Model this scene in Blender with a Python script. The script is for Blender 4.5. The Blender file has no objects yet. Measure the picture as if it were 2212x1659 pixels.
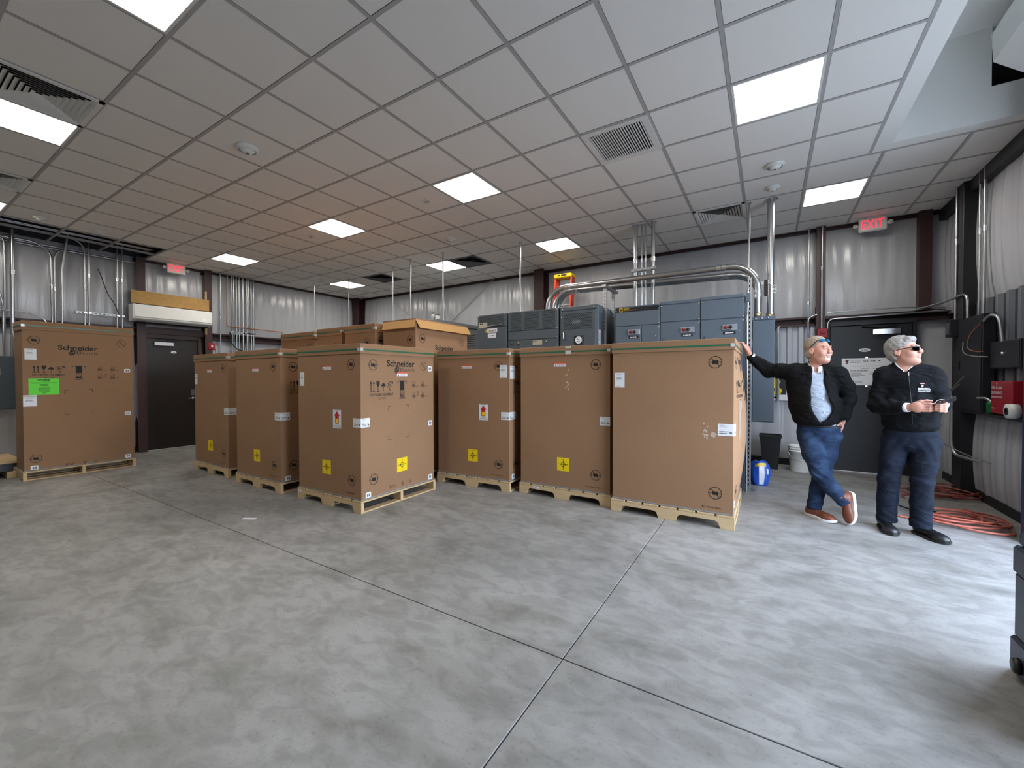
import bpy, math, random
import numpy as np
from mathutils import Vector, Matrix

C = bpy.context.scene.collection
SC = bpy.context.scene
pi = math.pi
random.seed(7)

# ------------------------------------------------------------------ camera
EYE = 1.36
T = 0.6096                       # ceiling module
GX, GY, GZ = -2.0978, 1.7391, 3.5766
cd = bpy.data.cameras.new('camera')
cam = bpy.data.objects.new('camera', cd)
C.objects.link(cam)
yaw, pitch, roll = 0.555440, -0.0149359, -0.0019101
f_ = Vector((-math.sin(yaw)*math.cos(pitch), math.cos(yaw)*math.cos(pitch), math.sin(pitch)))
r_ = Vector((math.cos(yaw), math.sin(yaw), 0))
u_ = r_.cross(f_)
rr = math.cos(roll)*r_ + math.sin(roll)*u_
uu = -math.sin(roll)*r_ + math.cos(roll)*u_
cam.matrix_world = Matrix(((rr.x, uu.x, -f_.x, 0), (rr.y, uu.y, -f_.y, 0), (rr.z, uu.z, -f_.z, EYE), (0, 0, 0, 1)))
cd.sensor_fit = 'HORIZONTAL'
cd.sensor_width = 36.0
cd.lens = 36.0*893.077/2212
cd.clip_start = 0.02
SC.camera = cam

# ------------------------------------------------------------------ light
SKY = 9.4
PANEL = 18.0
w = bpy.data.worlds.new('world')
SC.world = w
w.use_nodes = True
nt = w.node_tree
bg = nt.nodes['Background']
tc = nt.nodes.new('ShaderNodeTexCoord')
sx = nt.nodes.new('ShaderNodeSeparateXYZ')
cr = nt.nodes.new('ShaderNodeValToRGB')
mr = nt.nodes.new('ShaderNodeMapRange')
nt.links.new(tc.outputs['Generated'], sx.inputs[0])
nt.links.new(sx.outputs['Z'], mr.inputs['Value'])
mr.inputs['From Min'].default_value = -1.0
nt.links.new(mr.outputs[0], cr.inputs[0])
e = cr.color_ramp.elements
e[0].position = 0.0; e[0].color = (0.26, 0.265, 0.27, 1)
e[1].position = 1.0; e[1].color = (0.56, 0.72, 1.0, 1)
q = e.new(0.49); q.color = (0.30, 0.31, 0.315, 1)
q = e.new(0.51); q.color = (0.78, 0.88, 1.0, 1)
nt.links.new(cr.outputs[0], bg.inputs[0])
bg.inputs[1].default_value = SKY
# the roll-up doorway in the right wall lets the daylight in
DOOR_Y0, DOOR_Y1, DOOR_Z = 1.35, 4.98, 3.2
RX = 2.02
ld = bpy.data.lights.new('doorway_portal', 'AREA')
ld.shape = 'RECTANGLE'
ld.size = DOOR_Z; ld.size_y = DOOR_Y1-DOOR_Y0
ld.cycles.is_portal = True
lo = bpy.data.objects.new('doorway_portal', ld)
C.objects.link(lo)
lo.location = (RX+0.12, (DOOR_Y0+DOOR_Y1)/2, DOOR_Z/2)
lo.rotation_euler = (0, pi/2, 0)
SC.view_settings.view_transform = 'Standard'
SC.view_settings.look = 'None'
SC.view_settings.gamma = 1.0
SC.view_settings.use_curve_mapping = False
SC.view_settings.exposure = 0.5
SC.cycles.use_denoising = True
SC.cycles.max_bounces = 10
SC.cycles.diffuse_bounces = 6
SC.cycles.glossy_bounces = 4
SC.cycles.sample_clamp_indirect = 8.0
SC.cycles.caustics_reflective = False
SC.cycles.caustics_refractive = False

# ------------------------------------------------------------------ helpers
def lin(c):
    c = c/255.0
    return c/12.92 if c <= 0.04045 else ((c+0.055)/1.055)**2.4

def rgb(r, g, b):
    return (lin(r), lin(g), lin(b), 1)

def mat(name, col, rough=0.6, metal=0.0, noise=0.0, nscale=20.0, bump=0.0, bscale=60.0, emit=None, estr=0.0, stretch=None, spec=None, coat=0.0, col2=None):
    m = bpy.data.materials.new(name)
    m.use_nodes = True
    n = m.node_tree.nodes; L = m.node_tree.links
    b = n['Principled BSDF']
    b.inputs['Base Color'].default_value = col
    b.inputs['Roughness'].default_value = rough
    b.inputs['Metallic'].default_value = metal
    if spec is not None: b.inputs['Specular IOR Level'].default_value = spec
    if coat: b.inputs['Coat Weight'].default_value = coat
    if emit is not None:
        b.inputs['Emission Color'].default_value = emit
        b.inputs['Emission Strength'].default_value = estr
    tcn = None
    if noise or bump:
        tcn = n.new('ShaderNodeTexCoord')
        vec = tcn.outputs['Object']
        if stretch:
            mp = n.new('ShaderNodeMapping')
            mp.inputs['Scale'].default_value = stretch
            L.new(vec, mp.inputs[0]); vec = mp.outputs[0]
    if noise:
        tx = n.new('ShaderNodeTexNoise')
        tx.inputs['Scale'].default_value = nscale
        tx.inputs['Detail'].default_value = 6
        L.new(vec, tx.inputs['Vector'])
        mx = n.new('ShaderNodeMix'); mx.data_type = 'RGBA'
        c2 = col2 if col2 else tuple(max(0, c*(1-noise)) for c in col[:3])+(1,)
        c1 = col if col2 else tuple(min(1, c*(1+noise)) for c in col[:3])+(1,)
        mx.inputs[6].default_value = c1
        mx.inputs[7].default_value = c2
        L.new(tx.outputs['Fac'], mx.inputs[0])
        L.new(mx.outputs[2], b.inputs['Base Color'])
    if bump:
        t2 = n.new('ShaderNodeTexNoise')
        t2.inputs['Scale'].default_value = bscale
        t2.inputs['Detail'].default_value = 4
        L.new(vec, t2.inputs['Vector'])
        bp = n.new('ShaderNodeBump')
        bp.inputs['Strength'].default_value = bump
        bp.inputs['Distance'].default_value = 0.01
        L.new(t2.outputs['Fac'], bp.inputs['Height'])
        L.new(bp.outputs[0], b.inputs['Normal'])
    return m

class MB:
    """collects shapes and links them as one mesh object"""
    def __init__(s):
        s.v = []; s.f = []; s.m = []; s.cur = 0; s.sm = []; s.smooth = False
    def add(s, vs, fs):
        o = len(s.v)
        s.v.extend(tuple(map(float, p)) for p in vs)
        for f in fs:
            s.f.append(tuple(i+o for i in f)); s.m.append(s.cur); s.sm.append(s.smooth)
        return s
    def box(s, x0, x1, y0, y1, z0, z1):
        vs = [(x, y, z) for z in (z0, z1) for y in (y0, y1) for x in (x0, x1)]
        return s.add(vs, [(0,2,3,1),(4,5,7,6),(0,1,5,4),(2,6,7,3),(0,4,6,2),(1,3,7,5)])
    def bbox(s, x0, x1, y0, y1, z0, z1, b=0.005):
        """box with chamfered edges"""
        vs = []; fs = []
        X = (x0, x1); Y = (y0, y1); Z = (z0, z1)
        idx = {}
        for i in (0,1):
            for j in (0,1):
                for k in (0,1):
                    sx_, sy_, sz_ = (b if i == 0 else -b), (b if j == 0 else -b), (b if k == 0 else -b)
                    idx[i,j,k,0] = len(vs); vs.append((X[i], Y[j]+sy_, Z[k]+sz_))
                    idx[i,j,k,1] = len(vs); vs.append((X[i]+sx_, Y[j], Z[k]+sz_))
                    idx[i,j,k,2] = len(vs); vs.append((X[i]+sx_, Y[j]+sy_, Z[k]))
        def q(l, flip):
            fs.append(tuple(l[::-1]) if flip else tuple(l))
        for i in (0,1): q([idx[i,0,0,0],idx[i,1,0,0],idx[i,1,1,0],idx[i,0,1,0]], i == 0)
        for j in (0,1): q([idx[0,j,0,1],idx[1,j,0,1],idx[1,j,1,1],idx[0,j,1,1]], j == 1)
        for k in (0,1): q([idx[0,0,k,2],idx[1,0,k,2],idx[1,1,k,2],idx[0,1,k,2]], k == 0)
        for i in (0,1):
            for j in (0,1): q([idx[i,j,0,0],idx[i,j,0,1],idx[i,j,1,1],idx[i,j,1,0]], (i+j) % 2 == 0 if False else (i == j))
        for i in (0,1):
            for k in (0,1): q([idx[i,0,k,0],idx[i,1,k,0],idx[i,1,k,2],idx[i,0,k,2]], (i == k))
        for j in (0,1):
            for k in (0,1): q([idx[0,j,k,1],idx[1,j,k,1],idx[1,j,k,2],idx[0,j,k,2]], (j != k))
        for i in (0,1):
            for j in (0,1):
                for k in (0,1): q([idx[i,j,k,0],idx[i,j,k,1],idx[i,j,k,2]], (i+j+k) % 2 == 0)
        return s.add(vs, fs)
    def prism(s, pts, axis, a0, a1):
        """2D polygon extruded along axis ('x': pts are (y,z); 'y': (x,z); 'z': (x,y))"""
        n = len(pts)
        def P(p, a):
            return {'x': (a, p[0], p[1]), 'y': (p[0], a, p[1]), 'z': (p[0], p[1], a)}[axis]
        vs = [P(p, a0) for p in pts]+[P(p, a1) for p in pts]
        fs = [tuple(range(n))[::-1], tuple(range(n, 2*n))]
        for i in range(n):
            j = (i+1) % n
            fs.append((i, j, n+j, n+i))
        return s.add(vs, fs)
    def tube(s, pts, r, n=10, cap=True, rfn=None):
        P = [Vector(p) for p in pts]
        vs = []; fs = []
        prev = None
        for i, p in enumerate(P):
            if i == 0: t = P[1]-p
            elif i == len(P)-1: t = p-P[i-1]
            else: t = (P[i+1]-p).normalized()+(p-P[i-1]).normalized()
            t.normalize()
            if prev is None:
                a = Vector((0,0,1)) if abs(t.z) < .9 else Vector((1,0,0))
                e1 = t.cross(a).normalized()
            else:
                e1 = (prev-t*prev.dot(t)).normalized()
            prev = e1
            e2 = t.cross(e1)
            k = 1.0
            if 0 < i < len(P)-1:
                c = (P[i+1]-p).normalized().dot(t)
                k = 1/max(c, .5)
            rad = rfn(i/(len(P)-1)) if rfn else r
            for a in range(n):
                an = 2*pi*a/n
                vs.append(p+(e1*math.cos(an)+e2*math.sin(an))*rad*(1.0 if k < 1.02 else (k+1)/2))
        for i in range(len(P)-1):
            for a in range(n):
                b = (a+1) % n
                fs.append((i*n+a, i*n+b, (i+1)*n+b, (i+1)*n+a))
        o = s.smooth; s.smooth = True
        s.add(vs, fs)
        s.smooth = o
        if cap:
            s.add(vs[:n], [tuple(range(n))[::-1]]); s.add(vs[-n:], [tuple(range(n))])
        return s
    def lathe(s, prof, c=(0,0,0), n=24, axis='z'):
        vs = []; fs = []
        for (r, h) in prof:
            for a in range(n):
                an = 2*pi*a/n
                if axis == 'z': vs.append((c[0]+r*math.cos(an), c[1]+r*math.sin(an), c[2]+h))
                elif axis == 'y': vs.append((c[0]+r*math.cos(an), c[1]+h, c[2]+r*math.sin(an)))
                else: vs.append((c[0]+h, c[1]+r*math.cos(an), c[2]+r*math.sin(an)))
        for i in range(len(prof)-1):
            for a in range(n):
                b = (a+1) % n
                fs.append((i*n+a, i*n+b, (i+1)*n+b, (i+1)*n+a))
        o = s.smooth; s.smooth = True
        s.add(vs, fs); s.smooth = o
        return s
    def grid(s, fn, nu, nv):
        vs = [fn(i/nu, j/nv) for j in range(nv+1) for i in range(nu+1)]
        W_ = nu+1
        fs = [(j*W_+i, j*W_+i+1, (j+1)*W_+i+1, (j+1)*W_+i) for j in range(nv) for i in range(nu)]
        return s.add(vs, fs)
    def build(s, name, mats, parent=None, world=False, fix=False, loc=None):
        if not isinstance(mats, (list, tuple)): mats = [mats]
        me = bpy.data.meshes.new(name)
        V = np.array(s.v, dtype=float).reshape(-1, 3)
        o = bpy.data.objects.new(name, me)
        C.objects.link(o)
        if parent is not None:
            o.parent = parent
            if world:
                rt = parent
                while rt.parent: rt = rt.parent
                V = V-np.array(rt.location)
        else:
            if loc is None:
                lo_, hi_ = V.min(0), V.max(0)
                loc = ((lo_[0]+hi_[0])/2, (lo_[1]+hi_[1])/2, lo_[2])
            o.location = loc
            V = V-np.array(loc)
        me.from_pydata(V.tolist(), [], s.f)
        for m in mats: me.materials.append(m)
        me.polygons.foreach_set('material_index', s.m)
        me.polygons.foreach_set('use_smooth', s.sm)
        if fix:
            import bmesh
            bm = bmesh.new(); bm.from_mesh(me)
            bmesh.ops.recalc_face_normals(bm, faces=bm.faces)
            bm.to_mesh(me); bm.free()
        me.update()
        return o

def tag(o, label=None, cat=None, group=None, kind=None):
    if label: o['label'] = label
    if cat: o['category'] = cat
    if group: o['group'] = group
    if kind: o['kind'] = kind
    return o

def thing(name, label, cat, loc=(0,0,0), rz=0.0, group=None, kind=None):
    o = bpy.data.objects.new(name, None)
    C.objects.link(o)
    o.location = loc; o.rotation_euler = (0, 0, rz)
    o.empty_display_size = 0.1
    return tag(o, label, cat, group, kind)

def struct(o, label=None):
    o['kind'] = 'structure'
    if label: o['label'] = label
    return o

def copy_tree(o, parent=None):
    c = o.copy(); C.objects.link(c)
    if parent is not None: c.parent = parent
    for ch in list(o.children): copy_tree(ch, c)
    return c

def arc(c, a0, a1, r, e1, e2, n=8):
    c = Vector(c); e1 = Vector(e1); e2 = Vector(e2)
    return [tuple(c+e1*(r*math.cos(a0+(a1-a0)*i/n))+e2*(r*math.sin(a0+(a1-a0)*i/n))) for i in range(n+1)]

def rounded(pts, r=0.08, n=6):
    """polyline with its corners rounded"""
    P = [Vector(p) for p in pts]
    out = [tuple(P[0])]
    for i in range(1, len(P)-1):
        a, b, c = P[i-1], P[i], P[i+1]
        d1 = (a-b); d2 = (c-b)
        k = min(r, d1.length*.48, d2.length*.48)
        s0 = b+d1.normalized()*k; s1 = b+d2.normalized()*k
        for j in range(n+1):
            t = j/n
            out.append(tuple(s0*(1-t)**2+b*2*t*(1-t)+s1*t*t))
    out.append(tuple(P[-1]))
    return out

def spline(pts, n=8):
    """Catmull-Rom through pts"""
    P = [Vector(p) for p in pts]
    P = [P[0]*2-P[1]]+P+[P[-1]*2-P[-2]]
    out = []
    for i in range(1, len(P)-2):
        for j in range(n):
            t = j/n
            a, b, c, d = P[i-1], P[i], P[i+1], P[i+2]
            out.append(tuple(0.5*((2*b)+(c-a)*t+(2*a-5*b+4*c-d)*t*t+(3*b-a-3*c+d)*t**3)))
    out.append(tuple(P[-2]))
    return out

_txt = {}
def text_mesh(s, bold=0.0, space=1.0):
    key = (s, bold, space)
    if key in _txt: return _txt[key]
    cu = bpy.data.curves.new('text', 'FONT')
    cu.body = s; cu.size = 1.0; cu.offset = bold; cu.space_character = space
    cu.resolution_u = 3
    o = bpy.data.objects.new('text', cu)
    C.objects.link(o)
    bpy.context.view_layer.update()
    dg = bpy.context.evaluated_depsgraph_get()
    me = o.evaluated_get(dg).to_mesh()
    vs = [(v.co.x, v.co.y) for v in me.vertices]
    fs = [tuple(p.vertices) for p in me.polygons]
    o.evaluated_get(dg).to_mesh_clear()
    bpy.data.objects.remove(o); bpy.data.curves.remove(cu)
    _txt[key] = (vs, fs)
    return vs, fs

class Face:
    """a flat or bulged face that prints and labels lie on"""
    def __init__(s, o, u, v, bulge=None):
        s.o = Vector(o); s.u = Vector(u).normalized(); s.v = Vector(v).normalized()
        s.n = s.u.cross(s.v)
        s.bulge = bulge
    def p(s, a, b, e=0.0):
        if s.bulge: e += s.bulge(a, b)
        return tuple(s.o+s.u*a+s.v*b+s.n*e)

class Ink(MB):
    """flat print: polygons on a Face"""
    def __init__(s, face, eps=0.0012):
        super().__init__(); s.F = face; s.e = eps
    def poly(s, pts):
        return s.add([s.F.p(a, b, s.e) for a, b in pts], [tuple(range(len(pts)))])
    def rect(s, a0, b0, a1, b1, nu=1, nv=1):
        return s.grid(lambda i, j: s.F.p(a0+(a1-a0)*i, b0+(b1-b0)*j, s.e), nu, nv)
    def line(s, p, q, w):
        d = Vector((q[0]-p[0], q[1]-p[1])); d.normalize()
        n = Vector((-d.y, d.x))*w/2
        return s.poly([(p[0]-n.x, p[1]-n.y), (q[0]-n.x, q[1]-n.y), (q[0]+n.x, q[1]+n.y), (p[0]+n.x, p[1]+n.y)])
    def lines(s, pts, w):
        for p, q in zip(pts, pts[1:]): s.line(p, q, w)
        return s
    def disc(s, c, r, n=16, ry=None):
        ry = ry or r
        return s.poly([(c[0]+r*math.cos(2*pi*i/n), c[1]+ry*math.sin(2*pi*i/n)) for i in range(n)])
    def ring(s, c, r, w, n=28, ry=None, rot=0.0):
        ry = ry or r
        vs = []; fs = []
        for i in range(n):
            a = 2*pi*i/n
            for k in (0, w):
                x = (r-k)*math.cos(a); y = (ry-k)*math.sin(a)
                vs.append(s.F.p(c[0]+x*math.cos(rot)-y*math.sin(rot), c[1]+x*math.sin(rot)+y*math.cos(rot), s.e))
        for i in range(n):
            j = (i+1) % n
            fs.append((2*i, 2*j, 2*j+1, 2*i+1))
        return s.add(vs, fs)
    def bars(s, a, b, h, width, seed=1):
        """a row of illegible small print"""
        rnd = random.Random(seed); x = a
        while x < a+width-.2*h:
            w_ = min(rnd.uniform(1.2, 3.6)*h, a+width-x)
            s.rect(x, b, x+w_, b+h*.8); x += w_+.5*h
        return s
    def text(s, t, a, b, h, width=None, bold=0.0, align='l', space=1.0):
        """baseline-left at (a,b); h = cap height in metres"""
        vs, fs = text_mesh(t, bold, space)
        if not vs: return s
        k = h/0.70
        xs = [x for x, y in vs]
        x0, x1 = min(xs), max(xs)
        kx = width/(x1-x0) if width else k
        off = {'l': -x0*kx, 'c': -(x0+x1)/2*kx, 'r': -x1*kx}[align]
        return s.add([s.F.p(a+off+x*kx, b+y*k, s.e) for x, y in vs], fs)
# ------------------------------------------------------------------ materials
M = {}
M['steel'] = mat('galvanised_steel', (.50,.51,.52,1), .28, 1.0, noise=.12, nscale=9, stretch=(1,1,.2))
M['steel_dull'] = mat('dull_zinc', (.5,.51,.52,1), .42, 1.0, noise=.15, nscale=12)
M['brass'] = mat('brass_fitting', (.66,.55,.34,1), .3, 1.0)
M['copper'] = mat('copper_pipe', (.45,.24,.15,1), .45, .8)
M['maroon'] = mat('red_oxide_steel', rgb(58,34,34), .5, 0, noise=.15, nscale=6)
M['black_steel'] = mat('black_steel', rgb(28,28,33), .5)
M['tile'] = mat('ceiling_tile', rgb(238,236,231), .95, 0, noise=.05, nscale=300, bump=.12, bscale=260)
M['tbar'] = mat('grid_bar_paint', rgb(176,174,172), .6)
M['white_paint'] = mat('white_paint', rgb(240,240,236), .6, noise=.02, nscale=3)
M['white_plastic'] = mat('white_plastic', rgb(226,226,222), .4)
M['grey_plastic'] = mat('grey_plastic', rgb(90,92,96), .5)
M['black_plastic'] = mat('black_plastic', rgb(22,22,24), .45)
M['dark_void'] = mat('dark_void', rgb(20,20,22), .95)
M['panel'] = mat('lit_diffuser', (1,1,1,1), .5, emit=(1.0,.955,.87,1), estr=PANEL)
M['green_strap'] = mat('green_strap', rgb(36,104,76), .35)
M['clear'] = mat('clear_film', rgb(205,200,195), .15, spec=.7)
M['film'] = mat('torn_film', rgb(215,205,195), .12, spec=.7)
M['film'].node_tree.nodes['Principled BSDF'].inputs['Alpha'].default_value = .45
M['white_label'] = mat('white_label', rgb(232,233,236), .5)
M['ink'] = mat('black_ink', rgb(20,18,17), .7)
M['faint_ink'] = mat('faint_ink', rgb(92,68,50), .8)
M['grey_ink'] = mat('grey_ink', rgb(120,122,126), .7)
M['yellow_label'] = mat('yellow_label', rgb(246,214,8), .5)
M['orange_ink'] = mat('orange_ink', rgb(226,86,52), .5)
M['red_ink'] = mat('red_ink', rgb(190,30,38), .5)
M['green_label'] = mat('green_label', rgb(96,226,34), .5)
M['foam'] = mat('grey_foam', rgb(140,140,138), .9)
M['wood'] = mat('pallet_pine', rgb(205,178,136), .8, noise=.16, nscale=5, stretch=(1,8,8))
M['wood_y'] = mat('pallet_pine_boards', rgb(200,172,132), .8, noise=.16, nscale=5, stretch=(8,1,8))
M['grey_cab'] = mat('grey_enamel', rgb(92,104,116), .38, noise=.03, nscale=4)
M['dark_cab'] = mat('dark_grey_enamel', rgb(78,87,95), .42, noise=.03, nscale=4)
M['door'] = mat('dark_door_paint', rgb(31,33,38), .45, noise=.04, nscale=3)
M['door_brown'] = mat('dark_brown_door_paint', rgb(30,23,22), .45)
M['red_plastic'] = mat('red_plastic', rgb(150,22,36), .4)
M['chrome'] = mat('bright_metal', (.8,.8,.82,1), .22, 1.0)

def cardboard():
    m = mat('cardboard', rgb(160,124,92), .85, noise=.0)
    n = m.node_tree.nodes; L = m.node_tree.links; b = n['Principled BSDF']
    tcn = n.new('ShaderNodeTexCoord')
    n1 = n.new('ShaderNodeTexNoise'); n1.inputs['Scale'].default_value = 2.2; n1.inputs['Detail'].default_value = 3
    n2 = n.new('ShaderNodeTexNoise'); n2.inputs['Scale'].default_value = 180; n2.inputs['Detail'].default_value = 3
    L.new(tcn.outputs['Object'], n1.inputs[0]); L.new(tcn.outputs['Object'], n2.inputs[0])
    mx = n.new('ShaderNodeMix'); mx.data_type = 'RGBA'
    mx.inputs[6].default_value = rgb(160,124,92); mx.inputs[7].default_value = rgb(148,112,82)
    L.new(n1.outputs['Fac'], mx.inputs[0])
    m2 = n.new('ShaderNodeMix'); m2.data_type = 'RGBA'; m2.blend_type = 'MULTIPLY'
    rp = n.new('ShaderNodeValToRGB')
    rp.color_ramp.elements[0].position = .3; rp.color_ramp.elements[0].color = (.86,.86,.86,1)
    rp.color_ramp.elements[1].position = .6; rp.color_ramp.elements[1].color = (1,1,1,1)
    L.new(n2.outputs['Fac'], rp.inputs[0])
    m2.inputs[0].default_value = 1.0
    L.new(mx.outputs[2], m2.inputs[6]); L.new(rp.outputs[0], m2.inputs[7])
    L.new(m2.outputs[2], b.inputs['Base Color'])
    wv = n.new('ShaderNodeTexWave'); wv.bands_direction = 'Z' ; wv.inputs['Scale'].default_value = 30
    return m
M['card'] = cardboard()
M['card_raw'] = mat('cardboard_inside', rgb(186,142,88), .9, noise=.05, nscale=60)

def concrete():
    m = mat('polished_concrete', rgb(150,148,145), .5)
    n = m.node_tree.nodes; L = m.node_tree.links; b = n['Principled BSDF']
    g = n.new('ShaderNodeNewGeometry')
    def noise(sc, det, dist=0.0, st=None):
        t = n.new('ShaderNodeTexNoise'); t.inputs['Scale'].default_value = sc; t.inputs['Detail'].default_value = det
        t.inputs['Distortion'].default_value = dist
        src = g.outputs['Position']
        if st:
            mp = n.new('ShaderNodeMapping'); mp.inputs['Scale'].default_value = st; mp.inputs['Rotation'].default_value = (0,0,.5)
            L.new(src, mp.inputs[0]); src = mp.outputs[0]
        L.new(src, t.inputs['Vector'])
        return t.outputs['Fac']
    def ramp(s, p0, c0, p1, c1):
        r = n.new('ShaderNodeValToRGB')
        r.color_ramp.elements[0].position = p0; r.color_ramp.elements[0].color = c0
        r.color_ramp.elements[1].position = p1; r.color_ramp.elements[1].color = c1
        L.new(s, r.inputs[0]); return r.outputs[0]
    def mul(a, c):
        x = n.new('ShaderNodeMix'); x.data_type = 'RGBA'; x.blend_type = 'MULTIPLY'; x.inputs[0].default_value = 1
        L.new(a, x.inputs[6]); L.new(c, x.inputs[7]); return x.outputs[2]
    g1 = lambda v: (v, v, v, 1)
    base = ramp(noise(.55, 8, .6), .32, rgb(136,134,131), .68, rgb(164,162,159))
    blot = ramp(noise(1.5, 12, 1.2, (1,1.5,1)), .30, rgb(214,214,210), .54, g1(1))
    fine = ramp(noise(6, 12, .9, (1,1.8,1)), .38, g1(.78), .58, g1(1.0))
    speck = ramp(noise(60, 4), .30, g1(.8), .42, g1(1.0))
    L.new(mul(mul(mul(base, blot), fine), speck), b.inputs['Base Color'])
    rr_ = n.new('ShaderNodeMapRange')
    L.new(noise(1.1, 8, .5), rr_.inputs['Value'])
    rr_.inputs['To Min'].default_value = .36; rr_.inputs['To Max'].default_value = .62
    L.new(rr_.outputs[0], b.inputs['Roughness'])
    bp = n.new('ShaderNodeBump'); bp.inputs['Strength'].default_value = .12; bp.inputs['Distance'].default_value = .01
    L.new(noise(14, 8, .4), bp.inputs['Height']); L.new(bp.outputs[0], b.inputs['Normal'])
    return m
M['concrete'] = concrete()

def vinyl(name, col):
    """white vinyl faced insulation: glossy film with fine vertical creases"""
    m = mat(name, col, .24, spec=.6)
    n = m.node_tree.nodes; L = m.node_tree.links; b = n['Principled BSDF']
    g = n.new('ShaderNodeNewGeometry')
    def noise(sc, st, det=5, dist=.3):
        mp = n.new('ShaderNodeMapping'); mp.inputs['Scale'].default_value = st
        L.new(g.outputs['Position'], mp.inputs[0])
        t = n.new('ShaderNodeTexNoise'); t.inputs['Scale'].default_value = sc; t.inputs['Detail'].default_value = det; t.inputs['Distortion'].default_value = dist
        L.new(mp.outputs[0], t.inputs['Vector']); return t.outputs['Fac']
    b1 = n.new('ShaderNodeBump'); b1.inputs['Strength'].default_value = .55; b1.inputs['Distance'].default_value = .02
    L.new(noise(9, (1,1,.10)), b1.inputs['Height'])
    b2 = n.new('ShaderNodeBump'); b2.inputs['Strength'].default_value = .35; b2.inputs['Distance'].default_value = .006
    L.new(noise(34, (1,1,.12)), b2.inputs['Height']); L.new(b1.outputs[0], b2.inputs['Normal'])
    L.new(b2.outputs[0], b.inputs['Normal'])
    return m
M['vinyl'] = vinyl('vinyl_insulation', rgb(182,183,188))
M['vinyl_grey'] = vinyl('vinyl_insulation_lower', rgb(196,198,204))
# ------------------------------------------------------------------ the room
LX, BY, FY = -9.95, 7.75, -4.0          # left wall, back wall, wall behind the camera
JX, JY = -0.838, 1.81                   # saw-cut floor joints
fl = MB().box(LX-.2, RX+.25, FY-.2, BY+.2, -.30, -.02).build('floor', M['dark_void'])
struct(fl, 'polished grey concrete floor with saw cut joints')
g_ = .003
for (x0, x1) in ((LX-.2, JX-g_), (JX+g_, RX+.25)):
    for (y0, y1) in ((FY-.2, JY-g_), (JY+g_, BY+.2)):
        MB().bbox(x0, x1, y0, y1, -.12, 0, .002).build('slab', M['concrete'], fl, world=True, fix=True)
gd = MB().box(RX+.25, 30, -22, 26, -.3, -.02).build('ground', mat('outside_concrete', rgb(138,136,132), .9, noise=.05, nscale=2))
struct(gd, 'pale concrete apron outside the roll-up doorway')

def wrinkle(x, s=0.0):
    return .006*math.sin(9.1*x+s)+.005*math.sin(23.7*x+1.3*s)+.004*math.sin(41.0*x+2.1+s)

def insul(name, axis, c, a0, a1, bands, sgn, mats, nu=240):
    """vinyl insulation between the girts, pillowed towards the room (direction sgn)"""
    m = MB(); m.smooth = True
    for (z0, z1, d) in bands:
        def fn(i, j):
            a = a0+(a1-a0)*i; z = z0+(z1-z0)*j
            off = d*math.sin(pi*j)**.6+wrinkle(a, z0)*math.sin(pi*j)**.5*(1+.3*math.sin(5*j+7*a))
            return (a, c+sgn*off, z) if axis == 'y' else (c+sgn*off, a, z)
        m.grid(fn, nu, 10)
    return m.build(name, mats)

wb = insul('wall_back', 'y', BY, LX, RX+.1, ((0, 2.13, .035), (2.27, 3.62, .05)), -1, M['vinyl'], 420)
struct(wb, 'back wall of white vinyl insulation between dark girts')
wl = insul('wall_left', 'x', LX, FY, BY, ((0, 2.16, .035), (2.30, 3.60, .05)), 1, M['vinyl'], 420)
struct(wl, 'left wall of white vinyl insulation behind the conduits')
wr = insul('wall_right', 'x', RX, DOOR_Y1+.12, BY, ((0, 1.04, .05), (2.19, 3.62, .05)), -1, M['vinyl'], 160)
struct(wr, 'right wall of white vinyl insulation beside the doorway')
wf = MB().box(LX-.2, RX+.2, FY-.2, FY, 0, 4.5).build('wall_front', M['white_paint'])
struct(wf, 'plain wall behind the camera')
m = MB()
m.box(RX+.08, RX+.2, DOOR_Y1, BY+.1, 0, 4.5); m.box(RX, RX+.2, FY, DOOR_Y0, 0, 4.5); m.box(RX+.02, RX+.2, DOOR_Y0, DOOR_Y1, DOOR_Z, 4.5)
m.box(LX-.2, RX+.2, BY+.08, BY+.2, 0, 4.5); m.box(LX-.2, LX-.08, FY-.2, BY+.2, 0, 4.5)
wc = m.build('wall_outer', mat('outer_cladding', rgb(64,66,70), .7)); struct(wc, 'outer metal cladding behind the insulation')

# girts, columns and eave strips
def steel(name, label, x0, x1, y0, y1, z0, z1, mt='maroon'):
    o = MB().bbox(x0, x1, y0, y1, z0, z1, .004).build(name, M[mt], fix=True)
    return struct(o, label)
def girt(label, axis, c, a0, a1, z0, z1, sgn, d=.11):
    """C-shaped girt lying on its side"""
    pr = [(c, z0), (c+sgn*d, z0), (c+sgn*d, z0+.03), (c+sgn*(d-.012), z0+.03), (c+sgn*(d-.012), z0+.012), (c+sgn*.01, z0+.012),
          (c+sgn*.01, z1-.012), (c+sgn*(d-.012), z1-.012), (c+sgn*(d-.012), z1-.03), (c+sgn*d, z1-.03), (c+sgn*d, z1), (c, z1)]
    o = MB().prism(pr, 'y' if axis == 'x' else 'x', a0, a1).build('girt', M['maroon'], fix=True)
    return struct(o, label)
girt('red oxide girt across the back wall above the grey cabinets', 'y', BY, LX, .58, 2.13, 2.27, -1)
girt('red oxide girt over the back door', 'y', BY, .70, RX, 2.13, 2.25, -1)
girt('red oxide girt on the left wall beside the row of conduits', 'x', LX, 4.06, BY, 2.16, 2.30, 1)
girt('red oxide girt on the left wall above the grey panelboard', 'x', LX, FY, 2.85, 2.16, 2.30, 1)
struct(MB().box(LX, RX, BY-.06, BY, 3.535, 3.60).build('trim_1', M['maroon']), 'dark steel strip at the top of the back wall')
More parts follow.
